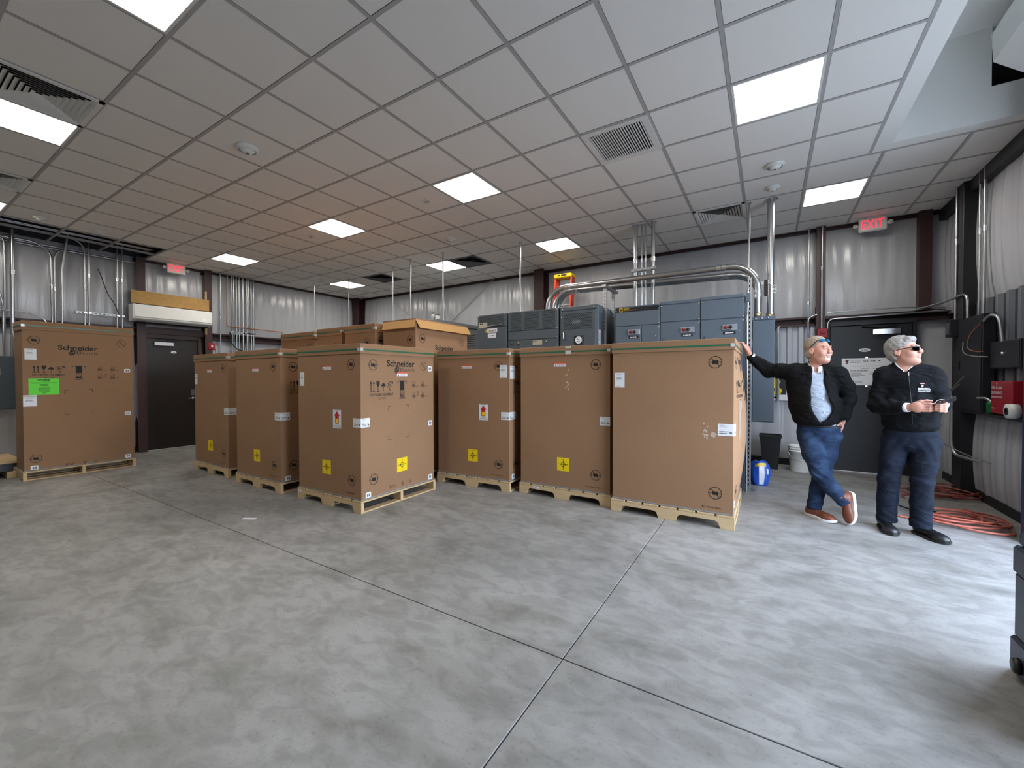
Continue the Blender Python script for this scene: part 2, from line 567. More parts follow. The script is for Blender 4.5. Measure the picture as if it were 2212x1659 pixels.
struct(MB().box(LX, LX+.06, 2.9, BY, 3.535, 3.62).build('trim_2', M['maroon']), 'dark steel strip at the top of the left wall')
struct(MB().box(RX-.10, RX, 5.4, BY, 3.44, 3.60).build('trim_3', M['black_steel']), 'dark steel strip at the top of the right wall')
def hcol(label, x, y, wx, wy, z1=3.58, mt='maroon', ax='y'):
    """H-section column"""
    m = MB(); t = .016
    if ax == 'y':
        m.box(x-wx/2, x+wx/2, y-wy/2, y-wy/2+t, 0, z1); m.box(x-wx/2, x+wx/2, y+wy/2-t, y+wy/2, 0, z1); m.box(x-t/2, x+t/2, y-wy/2+t, y+wy/2-t, 0, z1)
    else:
        m.box(x-wx/2, x-wx/2+t, y-wy/2, y+wy/2, 0, z1); m.box(x+wx/2-t, x+wx/2, y-wy/2, y+wy/2, 0, z1); m.box(x-wx/2+t, x+wx/2-t, y-t/2, y+t/2, 0, z1)
    return struct(m.build('column', M[mt]), label)
hcol('red oxide steel column in the middle of the back wall', -4.0, 7.60, .22, .24)
hcol('red oxide door post left of the back door', .645, 7.66, .11, .16)
steel('column', 'red oxide post above the right side of the back door', 1.695, 1.825, 7.58, 7.70, 2.25, 3.58)
hcol('dark steel column in the back right corner', 2.14, 7.60, .16, .24, mt='black_steel')
steel('column', 'dark steel column on the right wall behind the tall panel', 1.87, 2.02, 6.72, 6.98, 0, 3.58, 'black_steel')
hcol('red oxide post left of the brown door', LX+.10, 2.87, .18, .13, ax='x')
hcol('red oxide post right of the brown door', LX+.10, 3.94, .18, .13, ax='x')
hcol('red oxide column in the far left corner', -9.78, 7.60, .32, .22)

# ribbed liner on the right wall and behind the back wall bench
o = MB().box(RX-.02, RX+.01, 5.12, 6.75, 1.03, 2.20).build('trim_4', mat('grey_liner', rgb(58,60,66), .4)); struct(o, 'ribbed grey liner band on the right wall')
for k in range(7):
    y = 5.28+k*.225
    MB().prism([(RX-.02, y-.045), (RX-.055, y-.025), (RX-.055, y+.025), (RX-.02, y+.045)], 'z', 1.03, 2.20).build('rib', mat('liner_rib', rgb(112,116,124), .35) if k == 0 else bpy.data.materials['liner_rib'], o, world=True, fix=True)
o = MB().box(-.1, .60, BY-.05, BY-.03, 1.02, 2.13).build('trim_5', mat('white_liner', rgb(176,180,188), .4)); struct(o, 'ribbed white liner on the back wall left of the door')
for k in range(5):
    x = -.02+k*.145
    MB().prism([(x-.045, BY-.05), (x-.025, BY-.085), (x+.025, BY-.085), (x+.045, BY-.05)], 'z', 1.02, 2.13).build('rib', bpy.data.materials['white_liner'], o, world=True, fix=True)
bbm = mat('black_base', rgb(24,24,27), .6)
struct(MB().box(RX-.03, RX, 5.15, BY, 0, .10).build('baseboard_right', bbm), 'black base strip along the right wall')
struct(MB().box(LX+.3, .72, BY-.06, BY-.03, 0, .10).build('baseboard_back', bbm), 'black base strip along the back wall')
struct(MB().box(LX, LX+.05, FY, 2.8, 0, .10).build('baseboard_left', bbm), 'black base strip along the left wall')

# ------------------------------------------------------------------ ceiling
ce = MB().box(LX-.2, RX+.2, FY-.2, BY+.2, 4.5, 4.6).build('ceiling', M['dark_void'])
struct(ce, 'suspended ceiling of square white mineral tiles in a metal grid')
CX1, CY1 = 1.985, 7.66                      # ceiling edges
RCX, RCY = 0.85, 5.40                       # recess above the roll-up door
LIGHTS = [(-2,-2),(-6,-2),(-11,-2),(-2,3),(3,3),(-6,3),(-11,3),(-2,7),(4,7),(-6,7),(-11,7)]
DIFF = [(-5,-2),(-9,-2),(2,7),(-5,7),(-9,7)]
GRILLE = [(1,3)]
MISS = [(l, mm) for l in (-13, -12) for mm in (-3, -2, -1, 0, 1)]
gap = .012
base = None
L0, M0 = -13, -5
for l in range(L0, 7):
    for mm in range(M0, 10):
        if (l, mm) in LIGHTS or (l, mm) in DIFF or (l, mm) in GRILLE or (l, mm) in MISS: continue
        x0, x1 = GX+l*T, GX+(l+1)*T; y0, y1 = GY+mm*T, GY+(mm+1)*T
        if mm < 6 and l >= 4:
            if l > 4: continue
            x1 = RCX+.012
        x0 = max(x0, LX+.01); x1 = min(x1, CX1); y1 = min(y1, CY1)
        full = abs((x1-x0)-T) < .01 and abs((y1-y0)-T) < .01
        if full and base:
            o = bpy.data.objects.new('tile', base); C.objects.link(o); o.parent = ce
            o.location = (x0-GX-ce.location.x+GX, y0-ce.location.y, GZ-ce.location.z)
        else:
            o = MB().bbox(gap, x1-x0-gap, gap, y1-y0-gap, 0, .016, .004).build('tile', M['tile'], ce, fix=True)
            o.location = (x0-ce.location.x, y0-ce.location.y, GZ-ce.location.z)
            if full: base = o.data
# grid bars: main runners along x, cross tees along y
for mm in range(M0, 11):
    y = min(GY+mm*T, CY1-.012)
    x1 = RCX if mm < 6 else CX1
    MB().box(LX, x1, y-.0125, y+.0125, GZ-.003, GZ-.0004).box(LX, x1, y-.001, y+.001, GZ-.0004, GZ+.035).build('grid_bar', M['tbar'], ce, world=True)
for l in range(L0+1, 7):
    x = GX+l*T
    y0 = FY if l < 5 else RCY
    MB().box(x-.0125, x+.0125, y0, CY1, GZ-.0022, GZ-.0002).box(x-.001, x+.001, y0, CY1, GZ-.0002, GZ+.035).build('grid_bar', M['tbar'], ce, world=True)
MB().box(CX1-.012, CX1+.012, RCY, CY1, GZ+.001, GZ+.03).build('grid_bar', M['tbar'], ce, world=True)
MB().box(RCX-.022, RCX+.004, FY, RCY, GZ-.002, GZ+.03).build('grid_bar', M['tbar'], ce, world=True)
MB().box(RCX-.022, CX1, RCY-.004, RCY+.02, GZ-.002, GZ+.03).build('grid_bar', M['tbar'], ce, world=True)

# recess around the door hood
rc = MB().box(RCX-.05, RX, FY, RCY+.05, 4.38, 4.42).build('ceiling_recess', M['white_paint']); struct(rc, 'white drywall recess in the ceiling above the roll-up door')
m = MB(); m.box(RCX, .985, FY, RCY, GZ, GZ+.02); m.box(.985, RX, 5.25, RCY, GZ, GZ+.02)
m.build('lip', M['white_paint'], rc, world=True)
m = MB(); m.box(.965, .985, FY, 5.27, GZ+.02, 4.38); m.build('side_face', M['white_paint'], rc, world=True)
m = MB(); m.box(.985, 1.62, 5.25, 5.27, GZ+.02, 4.38); m.box(1.62, RX, 5.25, 5.27, GZ+.02, 3.868); m.build('back_face', M['white_paint'], rc, world=True)
MB().box(1.56, RX, 5.42, 5.44, 3.8, 4.45).build('opening', M['dark_void'], rc, world=True)

# roof purlins seen through the missing tiles
for k, y in enumerate((0.2, 1.45, 2.35)):
    struct(MB().box(LX, -8.6, y, y+.07, 3.98, 4.2).build('roof_purlin', M['black_steel']), 'dark roof purlin above the gap in the ceiling tiles')
struct(MB().box(LX, LX+.25, FY, 3.2, 3.74, 3.95).build('eave_beam', M['black_steel']), 'dark eave beam above the gap in the ceiling tiles')

# ------------------------------------------------------------------ ceiling fixtures
def cell(l, mm): return GX+(l+.5)*T, GY+(mm+.5)*T
LNAME = {(-2,-2):'ceiling light panel cut off by the top edge of the photo', (-6,-2):'large ceiling light panel beside the front louvred diffuser at far left', (-11,-2):'small bit of a ceiling light panel near the gap in the tiles',
 (-2,3):'ceiling light panel in the middle of the ceiling beside a sprinkler plate', (3,3):'large ceiling light panel nearest the white recess', (-6,3):'ceiling light panel in the row with the one over the brown door, second from it',
 (-11,3):'ceiling light panel nearest the brown door on the left', (-2,7):'ceiling light panel above the grey perforated cabinet', (4,7):'ceiling light panel in front of the right exit sign',
 (-6,7):'ceiling light panel crossed by a thin rod above the grey unit', (-11,7):'ceiling light panel closest to the far left corner'}
def ceiling_light(l, mm, label):
    x, y = cell(l, mm)
    t = thing('ceiling_light', label, 'ceiling light', (x, y, GZ-.004), group='square ceiling light panels')
    h = T/2-.010; k = h-.018
    m = MB()
    m.box(-h, h, -h, -k, 0, .05); m.box(-h, h, k, h, 0, .05); m.box(-h, -k, -k, k, 0, .05); m.box(k, h, -k, k, 0, .05); m.box(-h, h, -h, h, .05, .06)
    m.build('frame', M['white_plastic'], t)
    MB().box(-k, k, -k, k, .006, .012).build('diffuser', M['panel'], t)
    return t
for c in LIGHTS: ceiling_light(c[0], c[1], LNAME[c])

DNAME = {(-5,-2):'large louvred air diffuser beside the light panel at far left', (-9,-2):'louvred air diffuser at the left edge above the gap in the tiles', (2,7):'louvred air diffuser beside the large steel pipe on the right',
 (-5,7):'dark louvred air diffuser beside the light panel above the grey unit', (-9,7):'dark louvred air diffuser near the far left corner'}
def diffuser(l, mm):
    x, y = cell(l, mm)
    t = thing('air_diffuser', DNAME[l, mm], 'diffuser', (x, y, GZ-.012), group='louvred air diffusers')
    h = T/2-.0005
    dm = M['grey_plastic'] if mm == 7 and l < 0 else M['white_plastic']
    m = MB()
    for (a, b, c_, d) in ((-h, h, -h, -h+.035), (-h, h, h-.035, h), (-h, -h+.035, -h, h), (h-.035, h, -h, h)): m.box(a, b, c_, d, 0, .012)
    m.build('frame', dm, t)
    MB().box(-h, h, -h, h, .085, .09).build('throat', M['dark_void'], t)
    for k in range(8):
        r0 = h-.034-k*.032; r1 = r0-.025
        m = MB()
        vs = []
        for (r, z) in ((r0, .002), (r1, .018), (r1-.003, .020), (r0-.004, .005)):
            vs += [(-r, -r, z), (r, -r, z), (r, r, z), (-r, r, z)]
        fs = [(a*4+i, a*4+(i+1) % 4, ((a+1) % 4)*4+(i+1) % 4, ((a+1) % 4)*4+i) for a in range(4) for i in range(4)]
        m.add(vs, fs).build('louver', dm, t)
    return t
for c in DIFF: diffuser(*c)
x, y = cell(1, 3)
t = thing('return_grille', 'square return air grille with narrow slats in the ceiling', 'grille', (x, y, GZ-.012))
h = T/2-.008; k = h-.055
m = MB(); m.box(-h, h, -h, -k, 0, .014); m.box(-h, h, k, h, 0, .014); m.box(-h, -k, -k, k, 0, .014); m.box(k, h, -k, k, 0, .014); m.build('frame', M['white_plastic'], t)
MB().box(-k-.01, k+.01, -k-.01, k+.01, .07, .075).build('backing', M['dark_void'], t)
sl = None
for i in range(22):
    xx = -k+(i+.5)*2*k/22
    if sl is None:
        sl = MB().prism([(.007, .0), (-.004, .0), (-.010, .018), (.001, .018)], 'y', -k, k).build('slat', M['white_plastic'], t); sl.location = (xx, 0, 0)
    else:
        o = sl.copy(); C.objects.link(o); o.parent = t; o.location = (xx, 0, 0)
for sx_ in (-1, 1):
    MB().lathe([(0, 0), (.007, 0), (.007, .01)], (-k-.03, sx_*.2, -.003), 10).build('screw', M['chrome'], t)

# detectors and sprinkler plates
def detector(x, y, label, s=1.0):
    t = thing('smoke_detector', label, 'detector', (x, y, GZ-.06*s), group='round white ceiling detectors')
    MB().lathe([(0, .06), (.075, .06), (.078, .045), (.068, .036), (.060, .032)], n=28).build('base', M['white_plastic'], t).scale = (s, s, s)
    MB().lathe([(0, .012), (.026, .012), (.034, .017), (.038, .024), (.058, .036), (.058, .04)], n=28).build('sensor_head', M['white_plastic'], t).scale = (s, s, s)
    MB().lathe([(0, .010), (.012, .010), (.013, .014)], (0, 0, 0), 14).build('sensor_cap', M['grey_plastic'], t).scale = (s, s, s)
    return t
for (x, y, lb, s) in ((-4.263, 2.061, 'white smoke detector alone among the tiles above the nearest boxes', 1.25), (.042, 5.13, 'upper of the two white detectors above the large steel pipe', 1.15), (.026, 5.724, 'lower of the two white detectors, the one nearest the large steel pipe', .95),
    (-4.309, 5.096, 'white smoke detector near the light panel above the grey unit', 1.1), (-8.497, 1.441, 'white detector left of the pair by the gap in the tiles', 1.0), (-8.54, 2.047, 'white detector right of the pair by the gap in the tiles', 1.0),
    (-8.616, 5.092, 'white detector high near the row of nine conduits', 1.0), (-8.55, 5.675, 'small white detector left of the far corner light panel', .8)):
    detector(x, y, lb, s)
for (x, y, lb) in ((-3.649, 3.866, 'small square sprinkler plate beside the central light panel'), (-6.078, 3.858, 'small square sprinkler plate beside the second light panel from the brown door')):
    t = thing('sprinkler', lb, 'sprinkler', (x, y, GZ-.02), group='ceiling sprinkler plates')
    MB().bbox(-.05, .05, -.05, .05, .012, .02, .003).build('plate', M['white_plastic'], t, fix=True)
    MB().lathe([(0, 0), (.012, 0), (.008, .012)], n=12).tube([(-.045, 0, .004), (.045, 0, .004)], .004, 6).build('head', M['chrome'], t)

# exit signs
def exit_sign(x, y, rz, label):
    t = thing('exit_sign', label, 'exit sign', (x, y, 3.375), rz, group='lit exit signs')
    MB().bbox(-.15, .15, -.025, .025, 0, .185, .012).build('housing', M['white_plastic'], t, fix=True)
    MB().box(-.06, .06, -.02, .02, .185, GZ-3.375-.001).build('canopy', M['white_plastic'], t)
    F = Face((0, -.0255, 0), (1,0,0), (0,0,1))
    i = Ink(F, .001)
    i.text('EXIT', 0, .035, .12, .235, bold=.0, align='c')
    i.build('exit_lettering', mat('exit_red', rgb(255,20,48), .5, emit=rgb(255,40,62), estr=1.3) if 'exit_red' not in bpy.data.materials else bpy.data.materials['exit_red'], t)
    for sx_ in (-1, 1):
        o = MB().lathe([(0, -.03), (.026, -.03), (.030, -.018), (.024, .01), (.012, .024), (0, .026)], (sx_*.185, 0, .09), 18, 'y').tube([(sx_*.148, 0, .09), (sx_*.17, 0, .09)], .012, 10).build('lamp_head', M['white_plastic'], t)
        MB().lathe([(0, -.032), (.021, -.032), (.022, -.029)], (sx_*.185, 0, .09), 16, 'y').build('lens', M['clear'], o)
exit_sign(1.205, 7.50, 0, 'red lit exit sign with two lamp heads over the back door at right')
exit_sign(-9.70, 3.38, pi/2, 'red lit exit sign over the brown door at far left')
# ------------------------------------------------------------------ pallets and cartons
def pallet(t_loc, W, D, rz, label, zt=.125, tagcard=None):
    t = thing('pallet', label, 'pallet', t_loc, rz, group='pallets under the cartons')
    hw, hd = W/2, D/2
    z0 = .017
    def stringer(y, th):
        P = [(-hw, .001)]
        for (a, b) in ((.085, .42), (.56, .90)):
            xa, xb = -hw+a*W, -hw+b*W
            P += [(xa, .001), (xa+.02, .055), (xa+.05, .068), (xb-.05, .068), (xb-.02, .055), (xb, .001)]
        P += [(hw, .001), (hw, zt-.020), (-hw, zt-.020)]
        MB().prism(P, 'y', y, y+th).build('stringer', M['wood'], t, fix=True)
    stringer(-hd, .035); stringer(-.0175, .035); stringer(hd-.035, .035)
    nb = 7
    bw = (W-.02*(nb-1))/nb
    for i in range(nb):
        x = -hw+i*(bw+.02)
        MB().bbox(x, x+bw, -hd, hd, zt-.019, zt-.001, .002).build('deck_board', M['wood_y'], t, fix=True)
    for x in (-hw+.002, -.045, hw-.092):
        for (ya, yb) in ((-hd+.036, -.019), (.019, hd-.036)):
            MB().bbox(x, x+.09, ya, yb, .001, .016, .002).build('bottom_board', M['wood_y'], t, fix=True)
    if tagcard is not None:
        F = Face((-hw, -hd, 0), (1,0,0), (0,0,1))
        l = Ink(F, .001).rect(tagcard, .075, tagcard+.07, .105).build('paper_tag', M['white_label'], t)
        Ink(F, .0018).bars(tagcard+.02, .083, .012, .03).build('print', M['grey_ink'], l)
    return t

def no_clamp(i, c, r=.056):
    i.ring(c, r, .0055)
    i.line((c[0]-r*.7, c[1]+r*.7), (c[0]+r*.7, c[1]-r*.7), .005)
    i.rect(c[0]-.020, c[1]-.016, c[0]+.020, c[1]+.016)
    for s in (-1, 1):
        i.rect(c[0]+s*.024-.003, c[1]-.013, c[0]+s*.024+.003, c[1]+.013)
        i.poly([(c[0]+s*.046, c[1]-.007), (c[0]+s*.046, c[1]+.007), (c[0]+s*.032, c[1])][::s])
def no_climb(i, c, r=.052):
    i.ring(c, r, .0045)
    i.line((c[0]-r*.7, c[1]+r*.7), (c[0]+r*.7, c[1]-r*.7), .0045)
    i.lines([(c[0]-.026, c[1]+.022), (c[0]+.004, c[1]+.022), (c[0]+.004, c[1]-.002), (c[0]+.024, c[1]-.002), (c[0]+.024, c[1]-.022)], .003)
def logo(i, a, b, wd, faint=None):
    """Schneider over the oval S and Electric; a,b = left/baseline of the upper word"""
    i.text('Schneider', a, b, wd*.165, wd, bold=.022)
    cx, cy = a+wd*.345, b-wd*.088
    i.ring((cx, cy), wd*.072, wd*.026, ry=wd*.105, rot=-.38)
    i.lines([(cx+wd*.05, cy+wd*.055), (cx-wd*.028, cy+wd*.040), (cx+wd*.028, cy-wd*.040), (cx-wd*.05, cy-wd*.055)], wd*.030)
    (faint or i).text('Electric', a+wd*.46, b-wd*.130, wd*.095, wd*.54, space=1.15, bold=-.004)
def arrows_group(mk, a, b, w_, h):
    """this way up, fragile, keep dry, no hooks"""
    s = w_/.31
    i = mk('this_way_up_symbol')
    for k in (0, 1):
        x = a+.018*s+k*.036*s
        i.rect(x-.004*s, b+.008, x+.004*s, b+h-.03*s)
        i.poly([(x-.012*s, b+h-.034*s), (x+.012*s, b+h-.034*s), (x, b+h)])
    i.rect(a, b, a+.07*s, b+.005)
    i = mk('fragile_symbol')
    x = a+.108*s
    i.poly([(x-.008*s, b+h*.48), (x+.008*s, b+h*.48), (x+.020*s, b+h*.66), (x+.021*s, b+h), (x+.004*s, b+h), (x, b+h*.86), (x-.005*s, b+h), (x-.021*s, b+h), (x-.020*s, b+h*.66)])
    i.rect(x-.003*s, b+.006, x+.003*s, b+h*.5); i.rect(x-.018*s, b, x+.018*s, b+.006)
    i = mk('keep_dry_symbol')
    x = a+.178*s
    P = [(x-.032*s+.064*s*k/12, b+h*.48+.034*s*math.sin(pi*k/12)) for k in range(13)]
    i.poly(P); i.rect(x-.002*s, b+.006, x+.002*s, b+h*.5); i.lines([(x-.002*s, b+.004), (x-.012*s, b+.004), (x-.013*s, b+.012)], .003)
    i = mk('no_hooks_symbol')
    x = a+.262*s; y = b+h*.55
    P = [(x+.04*s, y+.028*s), (x+.02*s, y+.042*s), (x-.008*s, y+.034*s), (x-.018*s, y+.008*s), (x-.004*s, y-.02*s), (x+.002*s, y-.046*s), (x+.006*s, y-.058*s)]
    i.lines(P, .006*s)
    i.poly([(x+.044*s, y+.012*s), (x+.050*s, y+.040*s), (x+.026*s, y+.036*s)])
    i.line((x-.036*s, y+.03*s), (x+.026*s, y-.012*s), .005*s); i.line((x-.034*s, y-.016*s), (x+.024*s, y+.022*s), .005*s)
def tilt_bar(i, a, b, w_, h):
    x0, x1 = a+w_*.27, a+w_*.73
    i.rect(x0, b+h*.08, x1, b+h*.16); i.rect(x0, b+h*.16, x0+(x1-x0)*.12, b+h*.46); i.rect(x1-(x1-x0)*.12, b+h*.16, x1, b+h*.46)
    i.rect(x0, b+h*.46, x1, b+h)
    cx = (x0+x1)/2
    i.lines([(x0+.008, b+h*.2), (x1-.008, b+h*.2), (cx, b+h*.42), (x0+.008, b+h*.2)], .005)
    i.rect(x0-.012, b-.004, x1+.012, b+h*.045)
    for s in (-1, 1):
        i.lines([(cx+s*w_*.23, b+h*1.0), (cx+s*w_*.36, b+h*.97), (cx+s*w_*.46, b+h*.90)], .006)
        i.poly([(cx+s*w_*.42, b+h*.94), (cx+s*w_*.50, b+h*.93), (cx+s*w_*.49, b+h*.84)][::s])
def lifts(mk, a, b, w_, h):
    """four small lifting pictures"""
    for k in range(4):
        i = mk('lifting_symbol')
        x = a+(k % 2)*w_*.58; y = b+(1-k//2)*h*.62; s = w_*.42/.1
        i.rect(x, y+.012*s, x+.036*s, y+.034*s); i.lines([(x+.006*s, y+.034*s), (x+.010*s, y+.062*s), (x+.028*s, y+.062*s), (x+.034*s, y+.034*s)], .004*s)
        i.disc((x+.008*s, y+.008*s), .008*s, 10); i.disc((x+.03*s, y+.008*s), .007*s, 10)
        i.line((x+.043*s, y+.004*s), (x+.043*s, y+.07*s), .004*s)
        if k == 2: i.rect(x+.08*s, y+.02*s, x+.088*s, y+.07*s); i.poly([(x+.074*s, y+.06*s), (x+.094*s, y+.06*s), (x+.084*s, y+.078*s)])
        else: i.lines([(x+.045*s, y+.012*s), (x+.075*s, y+.008*s), (x+.1*s, y+.02*s)], .004*s)
def brackets(i, a0, b0, a1, b1, k=.035, w_=.005):
    for (x, y, dx, dy) in ((a0, b0, 1, 1), (a1, b0, -1, 1), (a0, b1, 1, -1), (a1, b1, -1, -1)):
        i.line((x, y), (x+dx*k, y), w_); i.line((x, y), (x, y+dy*k*1.3), w_)

def carton(x0, y0, W, D, H, rz, label, spec, side='short', lid=.105, zb=.128, bul=(.006, .006), has_lid=True):
    """printed carton, front-left-bottom corner of the pallet at (x0,y0); front faces -y, right side faces +x"""
    c, s = math.cos(rz), math.sin(rz)
    cx, cy = x0+c*W/2-s*D/2, y0+s*W/2+c*D/2
    t = thing('cardboard_box', label, 'box', (cx, cy, zb), rz, group='tall shipping cartons')
    hw, hd = W/2-.008, D/2-.008
    h = H-zb
    zl = h-lid+.02
    def bf(L_):
        return lambda a, b: bul[0]*math.sin(pi*min(max(a/L_, 0), 1))*math.sin(pi*min(max(b/zl, 0), 1))
    def bs(L_):
        return lambda a, b: bul[1]*math.sin(pi*min(max(a/L_, 0), 1)**1.3)**.7*math.sin(pi*min(max(b/zl, 0), 1))
    FR = Face((-hw, -hd, 0), (1,0,0), (0,0,1), bf(2*hw))
    RT = Face((hw, -hd, 0), (0,1,0), (0,0,1), bs(2*hd))
    BK = Face((hw, hd, 0), (-1,0,0), (0,0,1)); LF = Face((-hw, hd, 0), (0,-1,0), (0,0,1))
    m = MB()
    pz = .012
    for F, L_ in ((FR, 2*hw), (RT, 2*hd), (BK, 2*hw), (LF, 2*hd)):
        m.grid(lambda i, j, F=F, L_=L_: F.p(L_*i, pz+(zl-pz)*j), 10, 10)
    if has_lid: m.add([(-hw, -hd, zl), (hw, -hd, zl), (hw, hd, zl), (-hw, hd, zl)], [(0,1,2,3)])
    m.build('carton_body', M['card'], t)
    MB().box(-W/2+.004, W/2-.004, -D/2+.004, D/2-.004, 0, pz).build('foam_sheet', M['foam'], t)
    if has_lid:
        k = .010
        MB().bbox(-hw-k, hw+k, -hd-k, hd+k, h-lid, h, .004).build('lid', M['card'], t, fix=True)
        z1, z2 = h-.070, h-.055; e = k+.0022
        m = MB()
        m.grid(lambda i, j: ((-hw-e)+2*(hw+e)*i, -hd-e, z1+(z2-z1)*j), 1, 1); m.grid(lambda i, j: (hw+e, (-hd-e)+2*(hd+e)*i, z1+(z2-z1)*j), 1, 1)
        m.grid(lambda i, j: ((-hw-e)+2*(hw+e)*i, hd+e, z1+(z2-z1)*j), 1, 1); m.grid(lambda i, j: (-hw-e, (-hd-e)+2*(hd+e)*i, z1+(z2-z1)*j), 1, 1)
        m.build('strap', M['green_strap'], t)
        m = MB()
        e2 = e+.002
        m.box(hw+k-.035, hw+e2, -hd-e2, -hd-k+.001, z1-.008, z2+.008); m.box(hw+k-.001, hw+e2, -hd-e2, -hd-k+.035, z1-.008, z2+.008)
        m.build('edge_protector', M['clear'], t)
    # ---------------- prints and labels, heights above the floor are given in spec
    prints = []
    def maker(F, mt):
        def mk(name):
            i = Ink(F); prints.append((i, name, mt)); return i
        return mk
    for k_, v in spec.items():
        F = RT if k_.startswith('s_') else FR
        key = k_[2:] if k_.startswith('s_') else k_
        mk = maker(F, M['ink']); mf = maker(F, M['faint_ink'])
        vv = v if isinstance(v, list) else [v]
        for p in vv:
            if key == 'clamp': no_clamp(mk('no_clamp_symbol'), (p[0], p[1]-zb))
            elif key == 'climb': no_climb(mk('no_step_symbol'), (p[0], p[1]-zb))
            elif key == 'logo': logo(mk('printed_logo'), p[0], p[1]-zb, p[2])
            elif key == 'arrows': arrows_group(mk, p[0], p[1]-zb, p[2], p[3])
            elif key == 'eq':
                mk('printed_text').text('ELECTRONIC EQUIPMENT', p[0], p[1]-zb, .026, p[2], bold=.012)
                mf('small_print').text('\u7535\u5b50\u8bbe\u5907', p[0]+p[2]*.36, p[1]-zb-.036, .018, p[2]*.32)
            elif key == 'bar': tilt_bar(mk('tilt_symbol'), p[0], p[1]-zb, p[2], p[3])
            elif key == 'lifts': lifts(mf, p[0], p[1]-zb, p[2], p[3])
            elif key == 'brackets': brackets(mk('corner_marks'), p[0], p[1]-zb, p[2], p[3]-zb)
            elif key == 'code': mk('printed_code').text('871-10249A, REV01', p[0], p[1]-zb, .013, p[2])
            elif key == 'marks':
                a, b = p[0], p[1]-zb; small2 = mf('box_mark')
                for q in ((0, 0, .03, .004), (0, .03, .03, .034), (0, 0, .004, .034), (.026, 0, .03, .034), (.008, .01, .022, .024)): small2.rect(a+q[0], b+q[1], a+q[2], b+q[3])
                small2.bars(a+.04, b+.02, .009, .055); small2.bars(a+.04, b+.004, .009, .055, 2)
                small2 = mf('stamp_mark'); small2.ring((a+.19, b+.03), .018, .004); small2.lines([(a+.175, b-.004), (a+.205, b-.004)], .005); small2.rect(a+.183, b-.002, a+.197, b+.028)
                small2 = mf('recycling_mark'); small2.lines([(a+.29, b+.008), (a+.305, b+.034), (a+.32, b+.008), (a+.29, b+.008)], .005)
            elif key == 'orange':
                l = Ink(F, .0016).rect(p[0], p[1]-.045-zb, p[0]+.15, p[1]-zb, 2, 1).build('warning_label', M['white_label'], t)
                Ink(F, .0022).rect(p[0], p[1]-.013-zb, p[0]+.15, p[1]-zb, 2, 1).build('stripe', M['orange_ink'], l)
                j = Ink(F, .0022); j.poly([(p[0]+.012, p[1]-.04-zb), (p[0]+.032, p[1]-.04-zb), (p[0]+.018, p[1]-.018-zb)])
                for q in range(3): j.rect(p[0]+.045, p[1]-.022-q*.008-zb, p[0]+.135-.02*(q == 2), p[1]-.0195-q*.008-zb)
                j.build('print', M['grey_ink'], l)
            elif key == 'yellow':
                w_, hh = .150, .150
                a, b = p[0], p[1]-zb
                l = Ink(F, .0016).rect(a, b, a+w_, b+hh, 2, 2).build('gravity_label', M['yellow_label'], t)
                j = Ink(F, .0022); cx_, cy_ = a+w_/2, b+hh/2
                j.ring((cx_, cy_), .026, .005)
                j.rect(cx_-.06, cy_-.0025, cx_+.06, cy_+.0025); j.rect(cx_-.0025, cy_-.06, cx_+.0025, cy_+.06)
                for (dx, dy) in ((1,0),(-1,0),(0,1),(0,-1)):
                    j.poly([(cx_+dx*.012, cy_+dy*.012), (cx_+dx*.03-dy*.008, cy_+dy*.03-dx*.008), (cx_+dx*.03+dy*.008, cy_+dy*.03+dx*.008)])
                j.build('crosshair', M['ink'], l)
            elif key == 'tipsign':
                a, b = p[0], p[1]-zb; w_, hh = .145, .205
                l = Ink(F, .0016).rect(a, b, a+w_, b+hh, 2, 2).build('tilt_indicator_label', M['grey_ink'], t)
                Ink(F, .002).rect(a+.006, b+.006, a+w_-.006, b+hh-.006, 2, 2).build('face', M['white_label'], l)
                cx_ = a+w_/2
                j = Ink(F, .0026); j.poly([(cx_-.048, b+.135), (cx_+.048, b+.135), (cx_, b+.185)]); j.rect(cx_-.03, b+.055, cx_+.03, b+.14); j.build('red_arrow', M['red_ink'], l)
                j = Ink(F, .0030); j.rect(cx_-.02, b+.062, cx_+.02, b+.105); j.build('indicator', M['yellow_label'], l)
                j = Ink(F, .0026)
                for q in range(3): j.rect(a+.02, b+.036-q*.009, a+.11, b+.039-q*.009)
                j.rect(a+.11, b+.014, a+.13, b+.024); j.rect(a+.035, b+.192, a+.105, b+.195)
                j.build('print', M['grey_ink'], l)
            elif key == 'sheet':       # tall address label: a, z0, width, height
                a, b = p[0], p[1]-zb; w_, hh = p[2], p[3]
                l = Ink(F, .0016).rect(a, b, a+w_, b+hh, 2, 2).build('address_label', M['white_label'], t)
                j = Ink(F, .0022)
                for (q, wq, tq) in ((.88, .6, .01), (.80, .5, .006), (.64, .5, .018), (.57, .6, .02), (.5, .45, .006), (.07, .4, .008)):
                    j.rect(a+w_*.15, b+hh*q, a+w_*(.15+wq), b+hh*q+hh*tq*2)
                j.build('print', M['grey_ink'], l)
            elif key == 'wrap':        # label folded round the front right corner
                z0_, z1_ = p[1]-zb, p[2]-zb; wf_, ws_ = p[0], p[3]
                a1 = 2*hw+.0002
                i1 = Ink(FR, .0020).rect(a1-wf_, z0_, a1+.0018, z1_, 3, 2)
                if ws_: i1.F = RT; i1.rect(-.0018, z0_, ws_, z1_, 3, 2)
                l = i1.build('shipping_label', M['white_label'], t)
